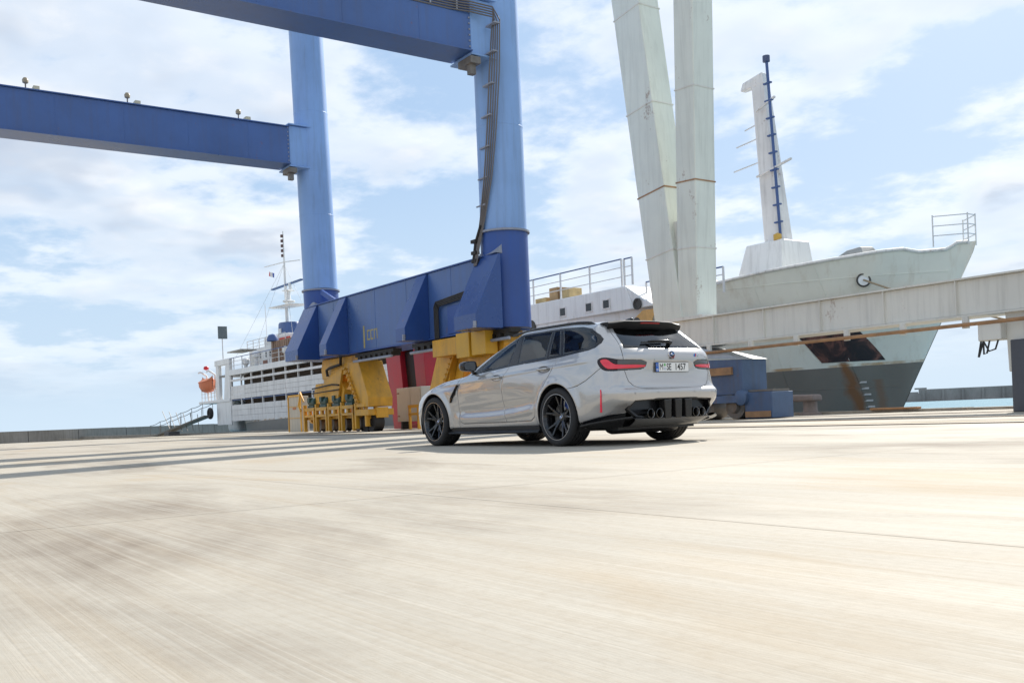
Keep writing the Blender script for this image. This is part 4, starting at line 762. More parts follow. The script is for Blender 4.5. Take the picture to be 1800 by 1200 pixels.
BUMP = [(-.72,.87),(-.63,.805),(-.53,.74),(-.40,.69),(-.24,.665),(-.24,.02),(-1.4,.02),(-1.4,.87)]
TRIM = [(-.40,.10),(-.40,.268),(-.60,.305),(-.80,.345),(-.97,.385),(-1.2,.42),(-1.2,.10)]
xs6 = G[:, lv, 0]; x2s = lambda poly, sg=1: [(sg*float(np.interp(x, xs6[:int(len(xs6)*.7)], sarc[:int(len(xs6)*.7)], left=-.5)), z) for x, z in poly]
is_side = (TUg > 3.3) & (TUg < 13.4)
rear_c = TUg < 5.2
X, Y_, Z = FULL[..., 0], FULL[..., 1], FULL[..., 2]
gu = np.gradient(FULL, axis=0); gv = np.gradient(FULL, axis=1)
gsu = np.gradient(SAg, axis=0)
snapped = np.zeros(X.shape, bool); NEW = FULL.copy(); SN = SAg.copy()
def snap(poly, mode, mask, vlim=(0, 14), tol=.51):
    A = X if mode == 'x' else SAg; d, gx, gz = sdpoly(A, Z, poly)
    au = gu[..., 0] if mode == 'x' else gsu; av = gv[..., 0] if mode == 'x' else np.zeros_like(au); bu, bv = gu[..., 2], gv[..., 2]
    g_ = np.maximum(np.hypot(gx, gz), 1e-9); du = (gx*au+gz*bu)/g_; dv = (gx*av+gz*bv)/g_
    du = np.where(abs(du) < 1e-6, 1e-6, du); dv = np.where(abs(dv) < 1e-6, 1e-6, dv); a = g_/du; b = g_/dv
    usea = abs(a) < abs(b); a = np.where(usea, a, 0); b = np.where(usea, 0, b)
    m = mask & (TVg >= vlim[0]) & (TVg <= vlim[1]) & (abs(a) < tol) & (abs(b) < tol) & ~snapped
    NEW[m] += gu[m]*a[m][:, None]+gv[m]*b[m][:, None]
    if mode != 'x': SN[m] += gsu[m]*a[m]
    snapped[m] = True
for p in (GL_F, GL_R, GL_S, GL_D): snap(p, 'x', is_side, (7.2, 11))
snap(DLO, 'x', is_side, (7.2, 11))
for p in ARCH: snap(p, 'x', is_side, (0, 6.5))
for sg in (1, -1):
    snap([(x*sg, z) for x, z in LBAR], 's', rear_c & (SGN[:, None]*sg > 0), (5, 8)); snap([(x*sg, z) for x, z in LAMP], 's', rear_c & (SGN[:, None]*sg > 0), (5, 8))
snap(RWIN, 's', TUg < 3, (8-.4, 11.2)); snap(GATE, 's', TUg < 3.6, (4.5, 11.0))
snap(DOOR_F, 'x', is_side, (0, 8.2)); snap(DOOR_R, 'x', is_side, (0, 8.2)); snap(DIFF, 's', TUg < 3.2, (0, 4)); 
for sg in (1, -1):
    h = SGN[:, None]*sg > 0
    snap(x2s(TRIM, sg), 's', (TUg < 5.6) & h, (0, 3.5)); snap(x2s(BUMP, sg), 's', (TUg < 6.2) & h, (2, 7))
# faces
RAW = np.arange(NUF*nv).reshape(NUF, nv); qa, qb, qc, qd = RAW[:-1, :-1], RAW[1:, :-1], RAW[1:, 1:], RAW[:-1, 1:]; sf = snapped.reshape(-1)
dg_ = (sf[qb] & sf[qd] & ~(sf[qa] & sf[qc]))[..., None]     # cut each cell along the diagonal that lies on a seam
TRI = np.stack([np.where(dg_, np.stack([qa, qb, qd], -1), np.stack([qa, qb, qc], -1)), np.where(dg_, np.stack([qb, qc, qd], -1), np.stack([qa, qc, qd], -1))], 2)
def cen(A): return A.reshape(-1)[TRI].mean(-1)
cx, cz, cs, cu, cv = cen(NEW[..., 0]), cen(NEW[..., 2]), cen(SN), cen(TUg), cen(TVg); cl = (cen(NEW[..., 1]) > 0)
def inside(poly, mode): return sdpoly(cx if mode == 'x' else cs, cz, poly)[0] < 0
lab = np.full(cx.shape, 'body_side', dtype='<U20')
side = (cu > 3.3) & (cu < 13.4)
for sg in (1, -1): lab[inside(x2s(BUMP, sg), 's') & (cl == (sg > 0)) & (cu < 6.3) & (cv < 7)] = 'rear_bumper'
lab[(cu < 3.2) & (cv < 6.5)] = 'rear_bumper'
lab[(cu > 13.05) & (cv < 6.2)] = 'front_bumper'
lab[(cv > 6.35) & (cv < 8) & (cu > 11.05)] = 'bonnet'
lab[(cu > 10.9) & (cu <= 13.05) & (cv <= 6.35)] = 'fender'; lab[(cx > 2.22) & (cu <= 11.05) & (cv < 8) & (cu > 9)] = 'fender'
lab[(cv > 11.25)] = 'roof'
lab[inside(GATE, 's') & (cu < 3.6) & (cv > 4.5) & (cv < 11.25)] = 'tailgate'
lab[inside(DOOR_F, 'x') & side & (cv < 8.3)] = 'front_door'; lab[inside(DOOR_R, 'x') & side & (cv < 8.3)] = 'rear_door'
for sg in (1, -1): lab[inside(x2s(TRIM, sg), 's') & (cl == (sg > 0)) & (cu < 5.6) & (cv < 3.6)] = 'lower_trim'
lab[inside(DIFF, 's') & (cu < 3.2) & (cv < 4)] = 'cut'
lab[inside(RWIN, 's') & (cu < 3) & (cv > 7.5) & (cv < 11.2)] = 'rear_window'
lab[(cv > 8.05) & (cv < 10.75) & (cu > 11.25)] = 'windscreen'
dl = inside(DLO, 'x') & side & (cv > 7.2) & (cv < 11); lab[dl] = 'window_trim'
for p, n in ((GL_F, 'glass_front'), (GL_R, 'glass_rear'), (GL_S, 'glass_vent'), (GL_D, 'glass_quarter')): lab[inside(p, 'x') & side & (cv > 7.2) & (cv < 11)] = n
for p in ARCH: lab[inside(p, 'x') & side & (cv < 6.5)] = 'cut'
for sg in (1, -1):
    h = (cl == (sg > 0)) & (cu < 5.2) & (cv > 5) & (cv < 8)
    lab[inside([(x*sg, z) for x, z in LAMP], 's') & h] = 'tail_lamp'; lab[inside([(x*sg, z) for x, z in LBAR], 's') & h] = 'light_bar'
VN = np.cross(np.gradient(NEW, axis=0), np.gradient(NEW, axis=1)); VN /= np.maximum(np.linalg.norm(VN, axis=-1, keepdims=True), 1e-9)
outw = np.sign(np.sum(VN*(NEW-np.array([1.3, 0, .7])), -1)); VN *= np.where(np.mean(outw) < 0, -1, 1)
IDX = np.arange(NUF*nv).reshape(NUF, nv); IDX[-1, :] = IDX[0, :]                        # weld the nose
for i in range(nu, NUF): IDX[i, -1] = IDX[NUF-1-i, -1]                                   # weld the roof spine
QF = IDX.reshape(-1)[TRI]
PV = NEW.reshape(-1, 3); PN = VN.reshape(-1, 3)
def panel(name, mask, mat, parent, gap=.0035, rim=.014, lift=0.0, flip_check=True):
    f = QF[mask]
    if len(f) == 0: print('EMPTY PANEL', name); return None
    ids, loc = np.unique(f, return_inverse=True); loc = loc.reshape(-1, 3); P = PV[ids].copy(); Nn = PN[ids]
    e = np.concatenate([loc[:, [0, 1]], loc[:, [1, 2]], loc[:, [2, 0]]]); es = np.sort(e, 1); key = es[:, 0]*len(ids)+es[:, 1]
    uq, inv, cnt = np.unique(key, return_inverse=True, return_counts=True); be = e[(cnt[inv] == 1) & (e[:, 0] != e[:, 1])]
    bv = np.unique(be)
    fc = P[loc].mean(1); acc = np.zeros_like(P); 
    for k in range(3): np.add.at(acc, loc[:, k], fc-P[loc[:, k]])
    dirn = acc-np.sum(acc*Nn, 1, keepdims=True)*Nn; ln = np.linalg.norm(dirn, axis=1, keepdims=True)
    P = P+Nn*lift
    P[bv] += (dirn/np.maximum(ln, 1e-9))[bv]*gap-Nn[bv]*.0012
    V = [tuple(p) for p in P]
    t0_ = loc[len(loc)//2]; flip = np.dot(np.cross(P[t0_[1]]-P[t0_[0]], P[t0_[2]]-P[t0_[0]]), Nn[t0_[0]]) < 0
    F = [tuple(q) for q in (loc[:, ::-1] if flip else loc).tolist()]
    mp = {}
    if rim:
        for b in bv.tolist(): mp[b] = len(V); V.append(tuple(P[b]-Nn[b]*rim))
        F += [((a, b, mp[b], mp[a]) if flip else (b, a, mp[a], mp[b])) for a, b in be.tolist()]
    F = [tuple(dict.fromkeys(q)) for q in F]; F = [q for q in F if len(q) > 2]
    me = bpy.data.meshes.new(name); me.from_pydata(V, [], F); me.validate()
    return link(name, me, mat, parent, 34)
def mat_carpaint():
    m = NT('car_paint_grey'); w = m.co(kind='World')
    fl = m.noise(w, 900, 2, .5); dust = m.noise(w, 3.5, 5, .6)
    c = m.mix(m.math('MULTIPLY', fl, .35), (.455, .437, .42), (.55, .527, .505))
    c = m.mix(m.math('MULTIPLY', m.ramp(dust, [(.45, 0.0), (.8, 1.0)]), .10), c, (.45, .40, .33))
    m.p(col=c, rough=.30, metal=.50, coat=1.0, coatr=.02, spec=.5); m.b.inputs['Coat IOR'].default_value = 1.9; return m.m
PAINT = mat_carpaint()
GLOSSB = plain('gloss_black', (.010, .010, .012), .20, spec=.45)
SATINB = plain('satin_black', (.018, .018, .019), .45)
RUBBER = plain('tyre_rubber', (.022, .021, .021), .78, 0, .15, 30, .15)
def mat_glass(name, tint, dens):
    m = NT(name); tr = m.n('ShaderNodeBsdfTransparent'); tr.inputs[0].default_value = (*[t*dens for t in tint], 1)
    gl = m.n('ShaderNodeBsdfGlossy'); gl.inputs['Roughness'].default_value = .02; fr = m.n('ShaderNodeFresnel'); fr.inputs[0].default_value = 1.68
    mx = m.n('ShaderNodeMixShader'); m.L.new(fr.outputs[0], mx.inputs[0]); m.L.new(tr.outputs[0], mx.inputs[1]); m.L.new(gl.outputs[0], mx.inputs[2]); m.L.new(mx.outputs[0], m.out.inputs[0])
    m.t.nodes.remove(m.b); return m.m
GL_CLEAR = mat_glass('window_glass', (.86, .93, .92), .78); GL_DARK = mat_glass('privacy_glass', (.8, .9, 1.0), .22)
LENS = plain('smoked_lens', (.022, .010, .013), .14, spec=.4); REDL = plain('red_light_bar', (.48, .008, .025), .12, 0, .05, coat=1.0, coatr=.03, ecol=(1, .01, .04), estr=.12)
SMOKE = plain('smoke_lens', (.075, .070, .066), .12, coat=.5, coatr=.03)
CHROME = plain('bright_metal', (.70, .70, .70), .18, 1.0); DMETAL = plain('dark_metal', (.10, .10, .105), .32, .9)
car = empty('car', (1.3, 0, 0), 'light grey estate car with black roof spoiler and number plate driving along the quay', 'car')
def M(n, s=None):
    q = lab == n
    return q if s is None else q & (cl == (s > 0))
panel('rear_bumper', M('rear_bumper'), PAINT, car); panel('front_bumper', M('front_bumper'), PAINT, car)
panel('bonnet', M('bonnet'), PAINT, car); panel('roof', M('roof'), PAINT, car, gap=.001)
gate = panel('tailgate', M('tailgate'), PAINT, car)
panel('rear_window', M('rear_window'), GL_DARK, gate, gap=0, rim=.004)
panel('windscreen', M('windscreen'), GL_CLEAR, car, gap=0, rim=.004)
for s in (1, -1): panel('lower_trim', M('lower_trim', s), GLOSSB, car, gap=.001)
tag(gate, 'light grey tailgate with dark sloping rear window and number plate')
doors = {}
for s in (1, -1):
    panel('body_side', M('body_side', s), PAINT, car); panel('fender', M('fender', s), PAINT, car)
    fd = panel('front_door', M('front_door', s), PAINT, car); rd = panel('rear_door', M('rear_door', s), PAINT, car); doors[s] = (fd, rd)
    panel('window_trim', M('window_trim', s), GLOSSB, car, gap=0, rim=.006)
    panel('window', M('glass_front', s), GL_CLEAR, fd, gap=0, rim=.003); panel('window', M('glass_rear', s), GL_DARK, rd, gap=0, rim=.003)
    panel('vent_window', M('glass_vent', s), GL_DARK, rd, gap=0, rim=.003); panel('quarter_window', M('glass_quarter', s), GL_DARK, car, gap=0, rim=.003)
    # lamp: smoked outer lens, clear-smoke upper inner, red L shaped bar
    tl = panel('tail_lamp', M('tail_lamp', s) & (abs(cs) > .74), LENS, car, gap=.002, lift=.004); tag(tl, 'smoked tail lamp with red angled light bar')
    panel('inner_lens', M('tail_lamp', s) & (abs(cs) <= .74), SMOKE, tl, gap=.001, lift=.003)
    panel('light_bar', M('light_bar', s), REDL, tl, gap=0, rim=.012, lift=.010)
# dark shell under the panels (floor, inner skins)
sm = (lab != 'cut') & ~np.char.startswith(lab, 'glass') & (lab != 'rear_window') & (lab != 'windscreen') & (cv > .3)
f = QF[sm]; ids, loc = np.unique(f, return_inverse=True); loc = loc.reshape(-1, 3)
me = bpy.data.meshes.new('inner_shell'); me.from_pydata([tuple(p) for p in (PV[ids]-PN[ids]*.024)], [], [q for q in (tuple(dict.fromkeys(r)) for r in loc.tolist()) if len(q) > 2]); link('inner_shell', me, SATINB, car, 60)
mb = MB(); mb.hexa([(-.70, -.60, .17), (3.45, -.60, .16), (3.45, .60, .16), (-.70, .60, .17)], [(-.70, -.60, .30), (3.45, -.60, .30), (3.45, .60, .30), (-.70, .60, .30)])
mb.hexa([(.45, -.86, .19), (2.42, -.86, .19), (2.42, .86, .19), (.45, .86, .19)], [(.45, -.86, .27), (2.42, -.86, .27), (2.42, .86, .27), (.45, .86, .27)]); mb.build('underbody', SATINB, car)
for s in (1, -1):
    for xw in (0, 2.857):
        a = np.linspace(-.45, math.pi+.45, 28)
        mb = MB(); mb.grid([[(xw+.402*math.cos(t), s*y, .345+.402*math.sin(t)) for t in a] for y in (.50, .70, .905)]); mb.add([(xw+.402*math.cos(t), s*.50, .345+.402*math.sin(t)) for t in a], [tuple(range(28))]); mb.build('arch_liner', SATINB, car, 40)
# ---------------------------------------------------------------- wheels
def roundel(parent, c, ax, r, m_ring=None):
    """black ring with coloured rim and blue and white quarters"""
    blk = plain('badge_black', (.02, .02, .022), .25); wht = plain('badge_white', (.82, .82, .82), .25); blu = plain('badge_blue', (.02, .18, .55), .25)
    c = Vector(c); ax = Vector(ax).normalized(); b = MB().lathe(c, ax, [(r, -.004), (r, .003), (r*.93, .005), (r*.90, .004), (0.0001, .004)], 28).build('badge', m_ring or CHROME, parent, 35)
    MB().disc(c+ax*.0048, ax, r*.88, 28).build('badge_ring', blk, parent)
    ref = Vector((0, 0, 1)); a1 = ref.cross(ax).normalized(); b1 = ref
    for k in range(4):
        pts = [c+ax*.0058]+[c+ax*.0058+(a1*math.cos(t)+b1*math.sin(t))*r*.56 for t in np.linspace(k*math.pi/2, (k+1)*math.pi/2, 8)]
        MB().add(pts, [tuple(range(9))]).build('badge_quarter', (blu, wht)[k % 2], parent)
    return b
RIMB = plain('rim_black', (.014, .014, .016), .22, .3, coat=.5, coatr=.06); RIML = plain('rim_lip', (.34, .34, .35), .25, .9)
def wheel(xw, s, steer=0.0):
    yo = .938 if xw < 1 else .928; tw = .285; c = Vector((xw, s*(yo-tw/2), .345)); ax = Vector((s*math.sin(steer)*-1, s*math.cos(steer), 0)) if steer else Vector((0, s, 0)); Rr = .3455
    w = bpy.data.objects.new('wheel', None); COL.objects.link(w); w.parent = car; w.location = c-car.location; w.empty_display_size = .1
    hw = tw/2; pr = [(.262, hw-.012), (.272, hw-.004), (.290, hw+.004), (.315, hw+.002), (.333, hw-.010), (.342, hw-.026)]
    tr = []
    for g0 in (.080, .030, -.030, -.080):
        tr += [(Rr, g0+.007), (Rr-.010, g0+.006), (Rr-.010, g0-.006), (Rr, g0-.007)]
    pr += [(Rr, hw-.045)]+tr+[(Rr, -hw+.045)]+[(a, -b) for a, b in pr[::-1]]
    MB().lathe(c, ax, pr, 72).build('tyre', RUBBER, w, 32)
    rim = MB().lathe(c, ax, [(.262, hw-.016), (.254, hw-.030), (.243, hw-.045), (.236, .02), (.232, -.05), (.246, -.12), (.262, -.125)], 64).build('rim', RIMB, w, 40)
    MB().lathe(c, ax, [(.274, hw-.006), (.272, hw+.001), (.264, hw+.001), (.260, hw-.014)], 64).build('rim_edge', RIML, w, 40)
    # five double spokes
    ref = Vector((0, 0, 1)); a1 = ref.cross(ax).normalized(); b1 = ax.cross(a1).normalized()
    mb = MB()
    for k in range(10):
        t0 = 2*math.pi*(k//2)/5+(k % 2-.5)*.46+.2
        for (ra, rb, wa, wb, ya, yb) in ((.050, .150, .034, .026, .052, .078), (.150, .250, .026, .030, .078, .100)):
            tA = t0-(k % 2-.5)*.30*(1-(ra-.05)/.2); tB = t0-(k % 2-.5)*.30*(1-(rb-.05)/.2)
            pa = c+ax*ya+(a1*math.cos(tA)+b1*math.sin(tA))*ra; pb = c+ax*yb+(a1*math.cos(tB)+b1*math.sin(tB))*rb
            mb.bar(pa, pb, wa, .034, up=ax)
    mb.build('spokes', RIMB, w, None, .006, 2)
    MB().lathe(c, ax, [(.0001, .066), (.045, .066), (.062, .060), (.075, .045), (.075, .0)], 32).build('hub', RIMB, w, 40)
    for k in range(5):
        t = 2*math.pi*k/5+.5; MB().lathe(c+(a1*math.cos(t)+b1*math.sin(t))*.054+ax*.056, ax, [(.0001, .012), (.009, .012), (.010, 0)], 8).build('wheel_bolt', DMETAL, w, 40)
    roundel(w, c+ax*.068, ax, .031)
    MB().lathe(c, ax, [(.08, .012), (.190, .012), (.190, -.02), (.08, -.02)], 48, True).build('brake_disc', plain('brake_steel', (.30, .29, .28), .35, 1.0), w, 40)
    pts = []; mb = MB()
    mb.grid([[c+ax*y+(a1*math.cos(t)+b1*math.sin(t))*r_ for t in np.linspace(.15, 1.25, 8)] for r_, y in ((.125, .03), (.130, .045), (.20, .045), (.208, .03), (.208, -.04), (.125, -.04), (.125, .03))])
    mb.build('brake_caliper', plain('caliper_blue', (.02, .05, .20), .35), w, 40)
    return w
for s in (1, -1): wheel(0.0, s); wheel(2.857, s)
# ---------------------------------------------------------------- flank fittings
for s in (1, -1):
    fd, rd = doors[s]
    # sill blade
    mb = MB(); rows = []
    for x, k in [(.40, .6), (.46, .9), (.60, 1), (1.5, 1), (2.30, 1), (2.45, .9), (2.50, .6)]:
        rows.append([(x, s*(.86+.0*k), .255), (x, s*(.872+.012*k), .25), (x, s*(.872+.012*k), .205), (x, s*(.880+.045*k), .185), (x, s*(.882+.050*k), .172), (x, s*(.86+.04*k), .158), (x, s*.84, .162)])
    mb.grid(rows, True); mb.build('sill_blade', plain('sill_black', (.010, .010, .011), .45, spec=.3), car, 38)
    # pull handles in their dished recess
    for d, x, z in ((fd, 1.275, .872), (rd, .262, .918)):
        yy = .9135 if d is fd else .9165
        n = 18; disc = MB(); pts = [(x-.02+.115*math.cos(t), s*yy, z+.0+.040*math.sin(t)) for t in np.linspace(0, 2*math.pi, n, endpoint=False)]
        pts2 = [(x-.02+.075*math.cos(t), s*(yy-.020), z+.0+.022*math.sin(t)) for t in np.linspace(0, 2*math.pi, n, endpoint=False)]
        mb = MB(); mb.v = [tuple(p) for p in pts+pts2]; mb.f = [(i, (i+1) % n, n+(i+1) % n, n+i) for i in range(n)]+[tuple(range(n, 2*n))]; mb.mi = [0]*len(mb.f)
        mb.build('handle_cup', plain('cup_grey', (.30, .29, .285), .3, .2), d, 60)
        rows = []
        for t, k in ((-.105, .35), (-.09, .8), (-.04, 1), (.03, 1), (.075, .9), (.10, .5)):
            rows.append([(x+t, s*(yy+.012+.018*k*math.cos(a)), z+.004+.016*k*math.sin(a)) for a in np.linspace(0, 2*math.pi, 10, endpoint=False)])
        mb = MB(); mb.grid(rows, True); mb.add(rows[0], [tuple(range(10))]); mb.add(rows[-1], [tuple(range(10))]); mb.build('door_handle', PAINT, d, 50)
    # gill behind the front wheel
    mb = MB(); yv = .926; q = [(2.190, .825), (2.225, .80), (2.285, .70), (2.345, .655), (2.385, .60), (2.405, .592), (2.395, .655), (2.33, .725), (2.25, .80), (2.215, .835)]
    mb.prism([(x, z) for x, z in q], 1, s*(yv-.02), s*(yv+.004)); g_ = mb.build('fender_gill', GLOSSB, car)
    g_.data.transform(Matrix.Identity(4))
    MB().bar((2.25, s*(yv+.008), .775), (2.36, s*(yv+.008), .665), .012, .016, up=(0, 1, 0)).build('gill_fin', SATINB, g_)
    # door mirror: housing, glass, stalk
    mc = Vector((1.80, s*1.005, 1.055)); rows = []
    for x, ky, kz in ((-.085, .80, .80), (-.080, .98, .98), (-.05, 1, 1), (0, .98, .97), (.05, .86, .86), (.085, .58, .60), (.098, .2, .2)):
        rr2 = []
        for a in np.linspace(0, 2*math.pi, 24, endpoint=False):
            ca, sa = math.cos(a), math.sin(a); ny = abs(ca)**.55*math.copysign(1, ca); nz = abs(sa)**.6*math.copysign(1, sa)
            rr2.append((mc.x+x-.05*s*0+.03*ny*-0, mc.y+.108*ky*ny, mc.z+.068*kz*nz*(1-.10*ny*s)))
        rows.append(rr2)
    mb = MB(); mb.grid(rows, True); mb.add(rows[-1], [tuple(range(24))]); mr = mb.build('door_mirror', GLOSSB, car, 45)
    mb = MB(); mb.add([(p[0]+.004, p[1], p[2]) for p in rows[0]], [tuple(range(24))]); mb.build('mirror_glass', plain('mirror_silver', (.75, .78, .80), .03, 1.0), mr)
    mb = MB(); mb.hexa([(1.86, s*.83, .955), (1.93, s*.83, .955), (1.86, s*.94, 1.00), (1.80, s*.94, 1.00)], [(1.86, s*.83, .985), (1.92, s*.83, .975), (1.86, s*.95, 1.025), (1.80, s*.95, 1.025)]); mb.build('mirror_stalk', SATINB, mr, None, .006, 2)
    # roof rail: flush black rail following the cant
    xs = np.linspace(-.34, 1.34, 26); pts = []
    for x in xs:
        col = int(np.argmin(abs(G[:, int(np.argmin(abs(tv-11.6)))][:, 0]-x)+(tu < 4)*9+(tu > 10.6)*9)); p = G[col, int(np.argmin(abs(tv-11.6)))]
        e = min(1, (x+.34)/.10, (1.34-x)/.22); pts.append((x, s*(p[1]+.004), p[2]-.004+.020*max(0, e)**.6))
    MB().tube(pts, [.008]+[.013]*(len(pts)-2)+[.006], 10).build('roof_rail', GLOSSB, car, 60)
    MB().prism([(p[0], p[2]-.004) for p in pts]+[(p[0], p[2]-.028) for p in pts[::-1]], 1, pts[5][1]-.010, pts[5][1]+.010).build('rail_foot', SATINB, car)
    # red reflector in the bumper corner, a faint glow added to its colour
    k0 = int(np.argmin(abs(tu-3.45))); rowz = G[k0, :, 2]
    def surf(ut, z):
        k = int(np.argmin(abs(tu-ut))); c_ = G[k]; j = int(np.argmin(abs(c_[:, 2]-z)+(tv > 6)*9)); return Vector((c_[j, 0], s*c_[j, 1], c_[j, 2])), Vector((VN[nu-1-k, j, 0], s*abs(VN[nu-1-k, j, 1]), VN[nu-1-k, j, 2]))
    rows = []
    for z in np.linspace(.375, .630, 10):
        p, n_ = surf(3.50, z); n_ = Vector((-.75, s*.66, 0)).normalized(); tdir = Vector((.66, s*.75, 0)).normalized(); hw_ = .0125*(1-.55*(z-.375)/.255)
        rows.append([p+n_*.001-tdir*hw_, p+n_*.012-tdir*hw_*.7, p+n_*.012+tdir*hw_*.7, p+n_*.001+tdir*hw_])
    MB().grid(rows).build('reflector', plain('red_reflector', (.62, .015, .05), .15, ecol=(1, .05, .1), estr=.10), car, 40)
    # blade under the bumper corner
    rows = []
    for x, y, z in ((-.42, .90, .235), (-.60, .905, .262), (-.76, .855, .285), (-.88, .745, .302), (-.965, .62, .318)):
        n_ = Vector((-.4 if x > -.7 else -.8, .9 if x > -.7 else .5, 0)).normalized(); p = Vector((x, y, z))
        rows.append([(q.x, s*q.y, q.z) for q in (p-n_*.03, p+n_*.012+Vector((0, 0, .008)), p+n_*.046+Vector((0, 0, .004)), p+n_*.046-Vector((0, 0, .010)), p-Vector((0, 0, .030)), p-n_*.04-Vector((0, 0, .03)))])
    MB().grid(rows, True).build('rear_blade', GLOSSB, car, 40)
# ---------------------------------------------------------------- tail
bp = plain('spoiler_black', (.010, .010, .011), .5, spec=.25)
rows = []
for y in np.linspace(-.575, .575, 31):
    t = abs(y)/.575; xr = -.655+.085*t**2.2; zt = 1.432-.032*t**1.8+.010*math.exp(-((abs(y)-.36)/.10)**2)
    rows.append([(-.36, y*.96, 1.447-.045*t**2), (-.46, y*.98, zt+.012), (-.56, y, zt+.006), (xr, y, zt-.012), (xr-.004, y, zt-.020), (xr+.016, y*.995, zt-.085+.022*t), (xr+.036, y*.99, zt-.104+.03*t**3), (-.56, y*.97, zt-.112+.04*t**3), (-.50, y*.95, zt-.060)])
spoiler = MB().grid(rows); 
for r_ in (rows[0], rows[-1]): spoiler.add(r_, [tuple(range(9))])
spoiler = spoiler.build('roof_spoiler', bp, car, 42)
mb = MB(); rw = []
for y in np.linspace(-.15, .15, 9):
    t = abs(y)/.575; xr = -.655+.085*t**2.2; zt = 1.432-.032*t**1.8+.010*math.exp(-((abs(y)-.36)/.10)**2); rw.append([(xr-.006, y, zt-.026), (xr-.003, y, zt-.042), (xr+.004, y, zt-.042), (xr+.002, y, zt-.026)])
mb.grid(rw, True).build('brake_light', plain('brake_light_red', (.22, .008, .012), .2, ecol=(1, .03, .03), estr=.03), spoiler)
# wiper
def rw_pt(y, z, out=.03):
    col = int(np.argmin(abs(G[:nu//3, int(np.argmin(abs(tv-9)))][:, 1]-abs(y)))); c_ = G[col]; j = int(np.argmin(abs(c_[:, 2]-z)+(tv < 8)*9+(tv > 11)*9)); return Vector((c_[j, 0]-out*.8, y, c_[j, 2]+out*.6))
wp = MB().tube([rw_pt(-.06, 1.125, .0), rw_pt(-.06, 1.128, .045), rw_pt(-.02, 1.135, .05), rw_pt(.18, 1.142, .045), rw_pt(.24, 1.143, .03)], [.026, .030, .022, .016, .010], 10).build('wiper', GLOSSB, gate, 50)
MB().bar(rw_pt(.34, 1.142, .018), rw_pt(.02, 1.150, .018), .016, .020).build('wiper_blade', SATINB, gate)
# plate
PX = -.992; pw = plain('plate_white', (.78, .78, .76), .35); 
plate = MB().box((PX, -.262, .806), (PX+.006, .262, .918)).build('number_plate', plain('plate_edge', (.03, .03, .03), .4), car, None, .004, 2)
MB().box((PX-.0015, -.256, .812), (PX-.0002, .212, .912)).build('plate_face', pw, plate)
eu = MB().box((PX-.0016, .2135, .812), (PX-.0002, .256, .912)).build('plate_band', plain('plate_blue', (.015, .12, .50), .35), plate)
def text(s, name, c, size, mat, parent, xd=(0, -1, 0), yd=(0, 0, 1), sx=1.0, depth=.0006, bold=0.0):
    cu_ = bpy.data.curves.new(name, 'FONT'); cu_.body = s; cu_.size = size; cu_.align_x = 'CENTER'; cu_.align_y = 'CENTER'; cu_.extrude = depth; cu_.offset = bold; cu_.resolution_u = 3
    to = bpy.data.objects.new(name, cu_); COL.objects.link(to); bpy.context.view_layer.update()
    me = bpy.data.meshes.new_from_object(to.evaluated_get(bpy.context.evaluated_depsgraph_get())); bpy.data.objects.remove(to); bpy.data.curves.remove(cu_)
    xd, yd = Vector(xd), Vector(yd); zd = xd.cross(yd); c = Vector(c)
    me.transform(Matrix(((xd.x*sx, yd.x, zd.x, c.x), (xd.y*sx, yd.y, zd.y, c.y), (xd.z*sx, yd.z, zd.z, c.z), (0, 0, 0, 1)))); me.name = name
    return link(name, me, mat, parent)
ink = plain('plate_ink', (.015, .015, .016), .45)
text('M', 'plate_letter', (PX-.0022, .172, .861), .105, ink, plate, sx=.72, bold=0.0)
text('SE', 'plate_letter', (PX-.0022, .055, .861), .105, ink, plate, sx=.74, bold=.0016)
text('1457', 'plate_number', (PX-.0022, -.122, .861), .105, ink, plate, sx=.84, bold=.0016)
MB().disc((PX-.0022, .120, .888), (-1, 0, 0), .017, 16).build('plate_seal', plain('seal_green', (.15, .42, .16), .5), plate)
MB().disc((PX-.0022, .120, .846), (-1, 0, 0), .018, 16).build('plate_seal', plain('seal_grey', (.5, .55, .62), .5), plate)
text('D', 'plate_letter', (PX-.0022, .235, .832), .034, pw, plate, bold=.0008)
for k in range(12):
    MB().disc((PX-.0022, .235+.012*math.sin(k*math.pi/6), .886+.012*math.cos(k*math.pi/6)), (-1, 0, 0), .0022, 5).build('plate_star', plain('star_yellow', (.8, .62, .03), .5), plate)
MB().box((-.985, -.26, .935), (-.955, .26, .952)).build('plate_recess_lip', PAINT, gate, None, .006, 2)
rg = plain('badge_rim', (.70, .70, .72), .25, .6)
def badge_tail():
    z = 1.005; x0 = float(G[0, int(np.argmin(abs(G[0, :, 2]-z)+(tv > 9)*9)), 0])-.012; ax = (-.985, 0, .17)
    b = roundel(gate, (x0, 0, z), ax, .041, rg)
    # three colour outer ring
    for k, c in enumerate(((.02, .25, .65), (.05, .05, .30), (.60, .02, .04))):
        a0 = k*2*math.pi/3; d = Vector(ax).normalized(); a1 = Vector((0, 0, 1)).cross(d).normalized(); b1 = d.cross(a1); p0 = Vector((x0, 0, z))+d*.0056
        rr3 = [[p0+(a1*math.cos(t)+b1*math.sin(t))*r_ for t in np.linspace(a0, a0+2*math.pi/3-.1, 10)] for r_ in (.036, .0405)]
        MB().grid(rr3).build('badge_arc', plain('badge_arc_%d' % k, c, .3), gate)
badge_tail()
k = int(np.argmin(abs(G[:, lv, 1]-.42)+(tu > 3)*9)); j = int(np.argmin(abs(G[k, :, 2]-1.005)+(tv > 9)*9)); bx = float(G[k, j, 0])-.005
text('M3', 'model_badge', (bx, -.44, 1.000), .052, CHROME, gate, sx=1.0, depth=.002, bold=.001, xd=(.12, -.99, 0))
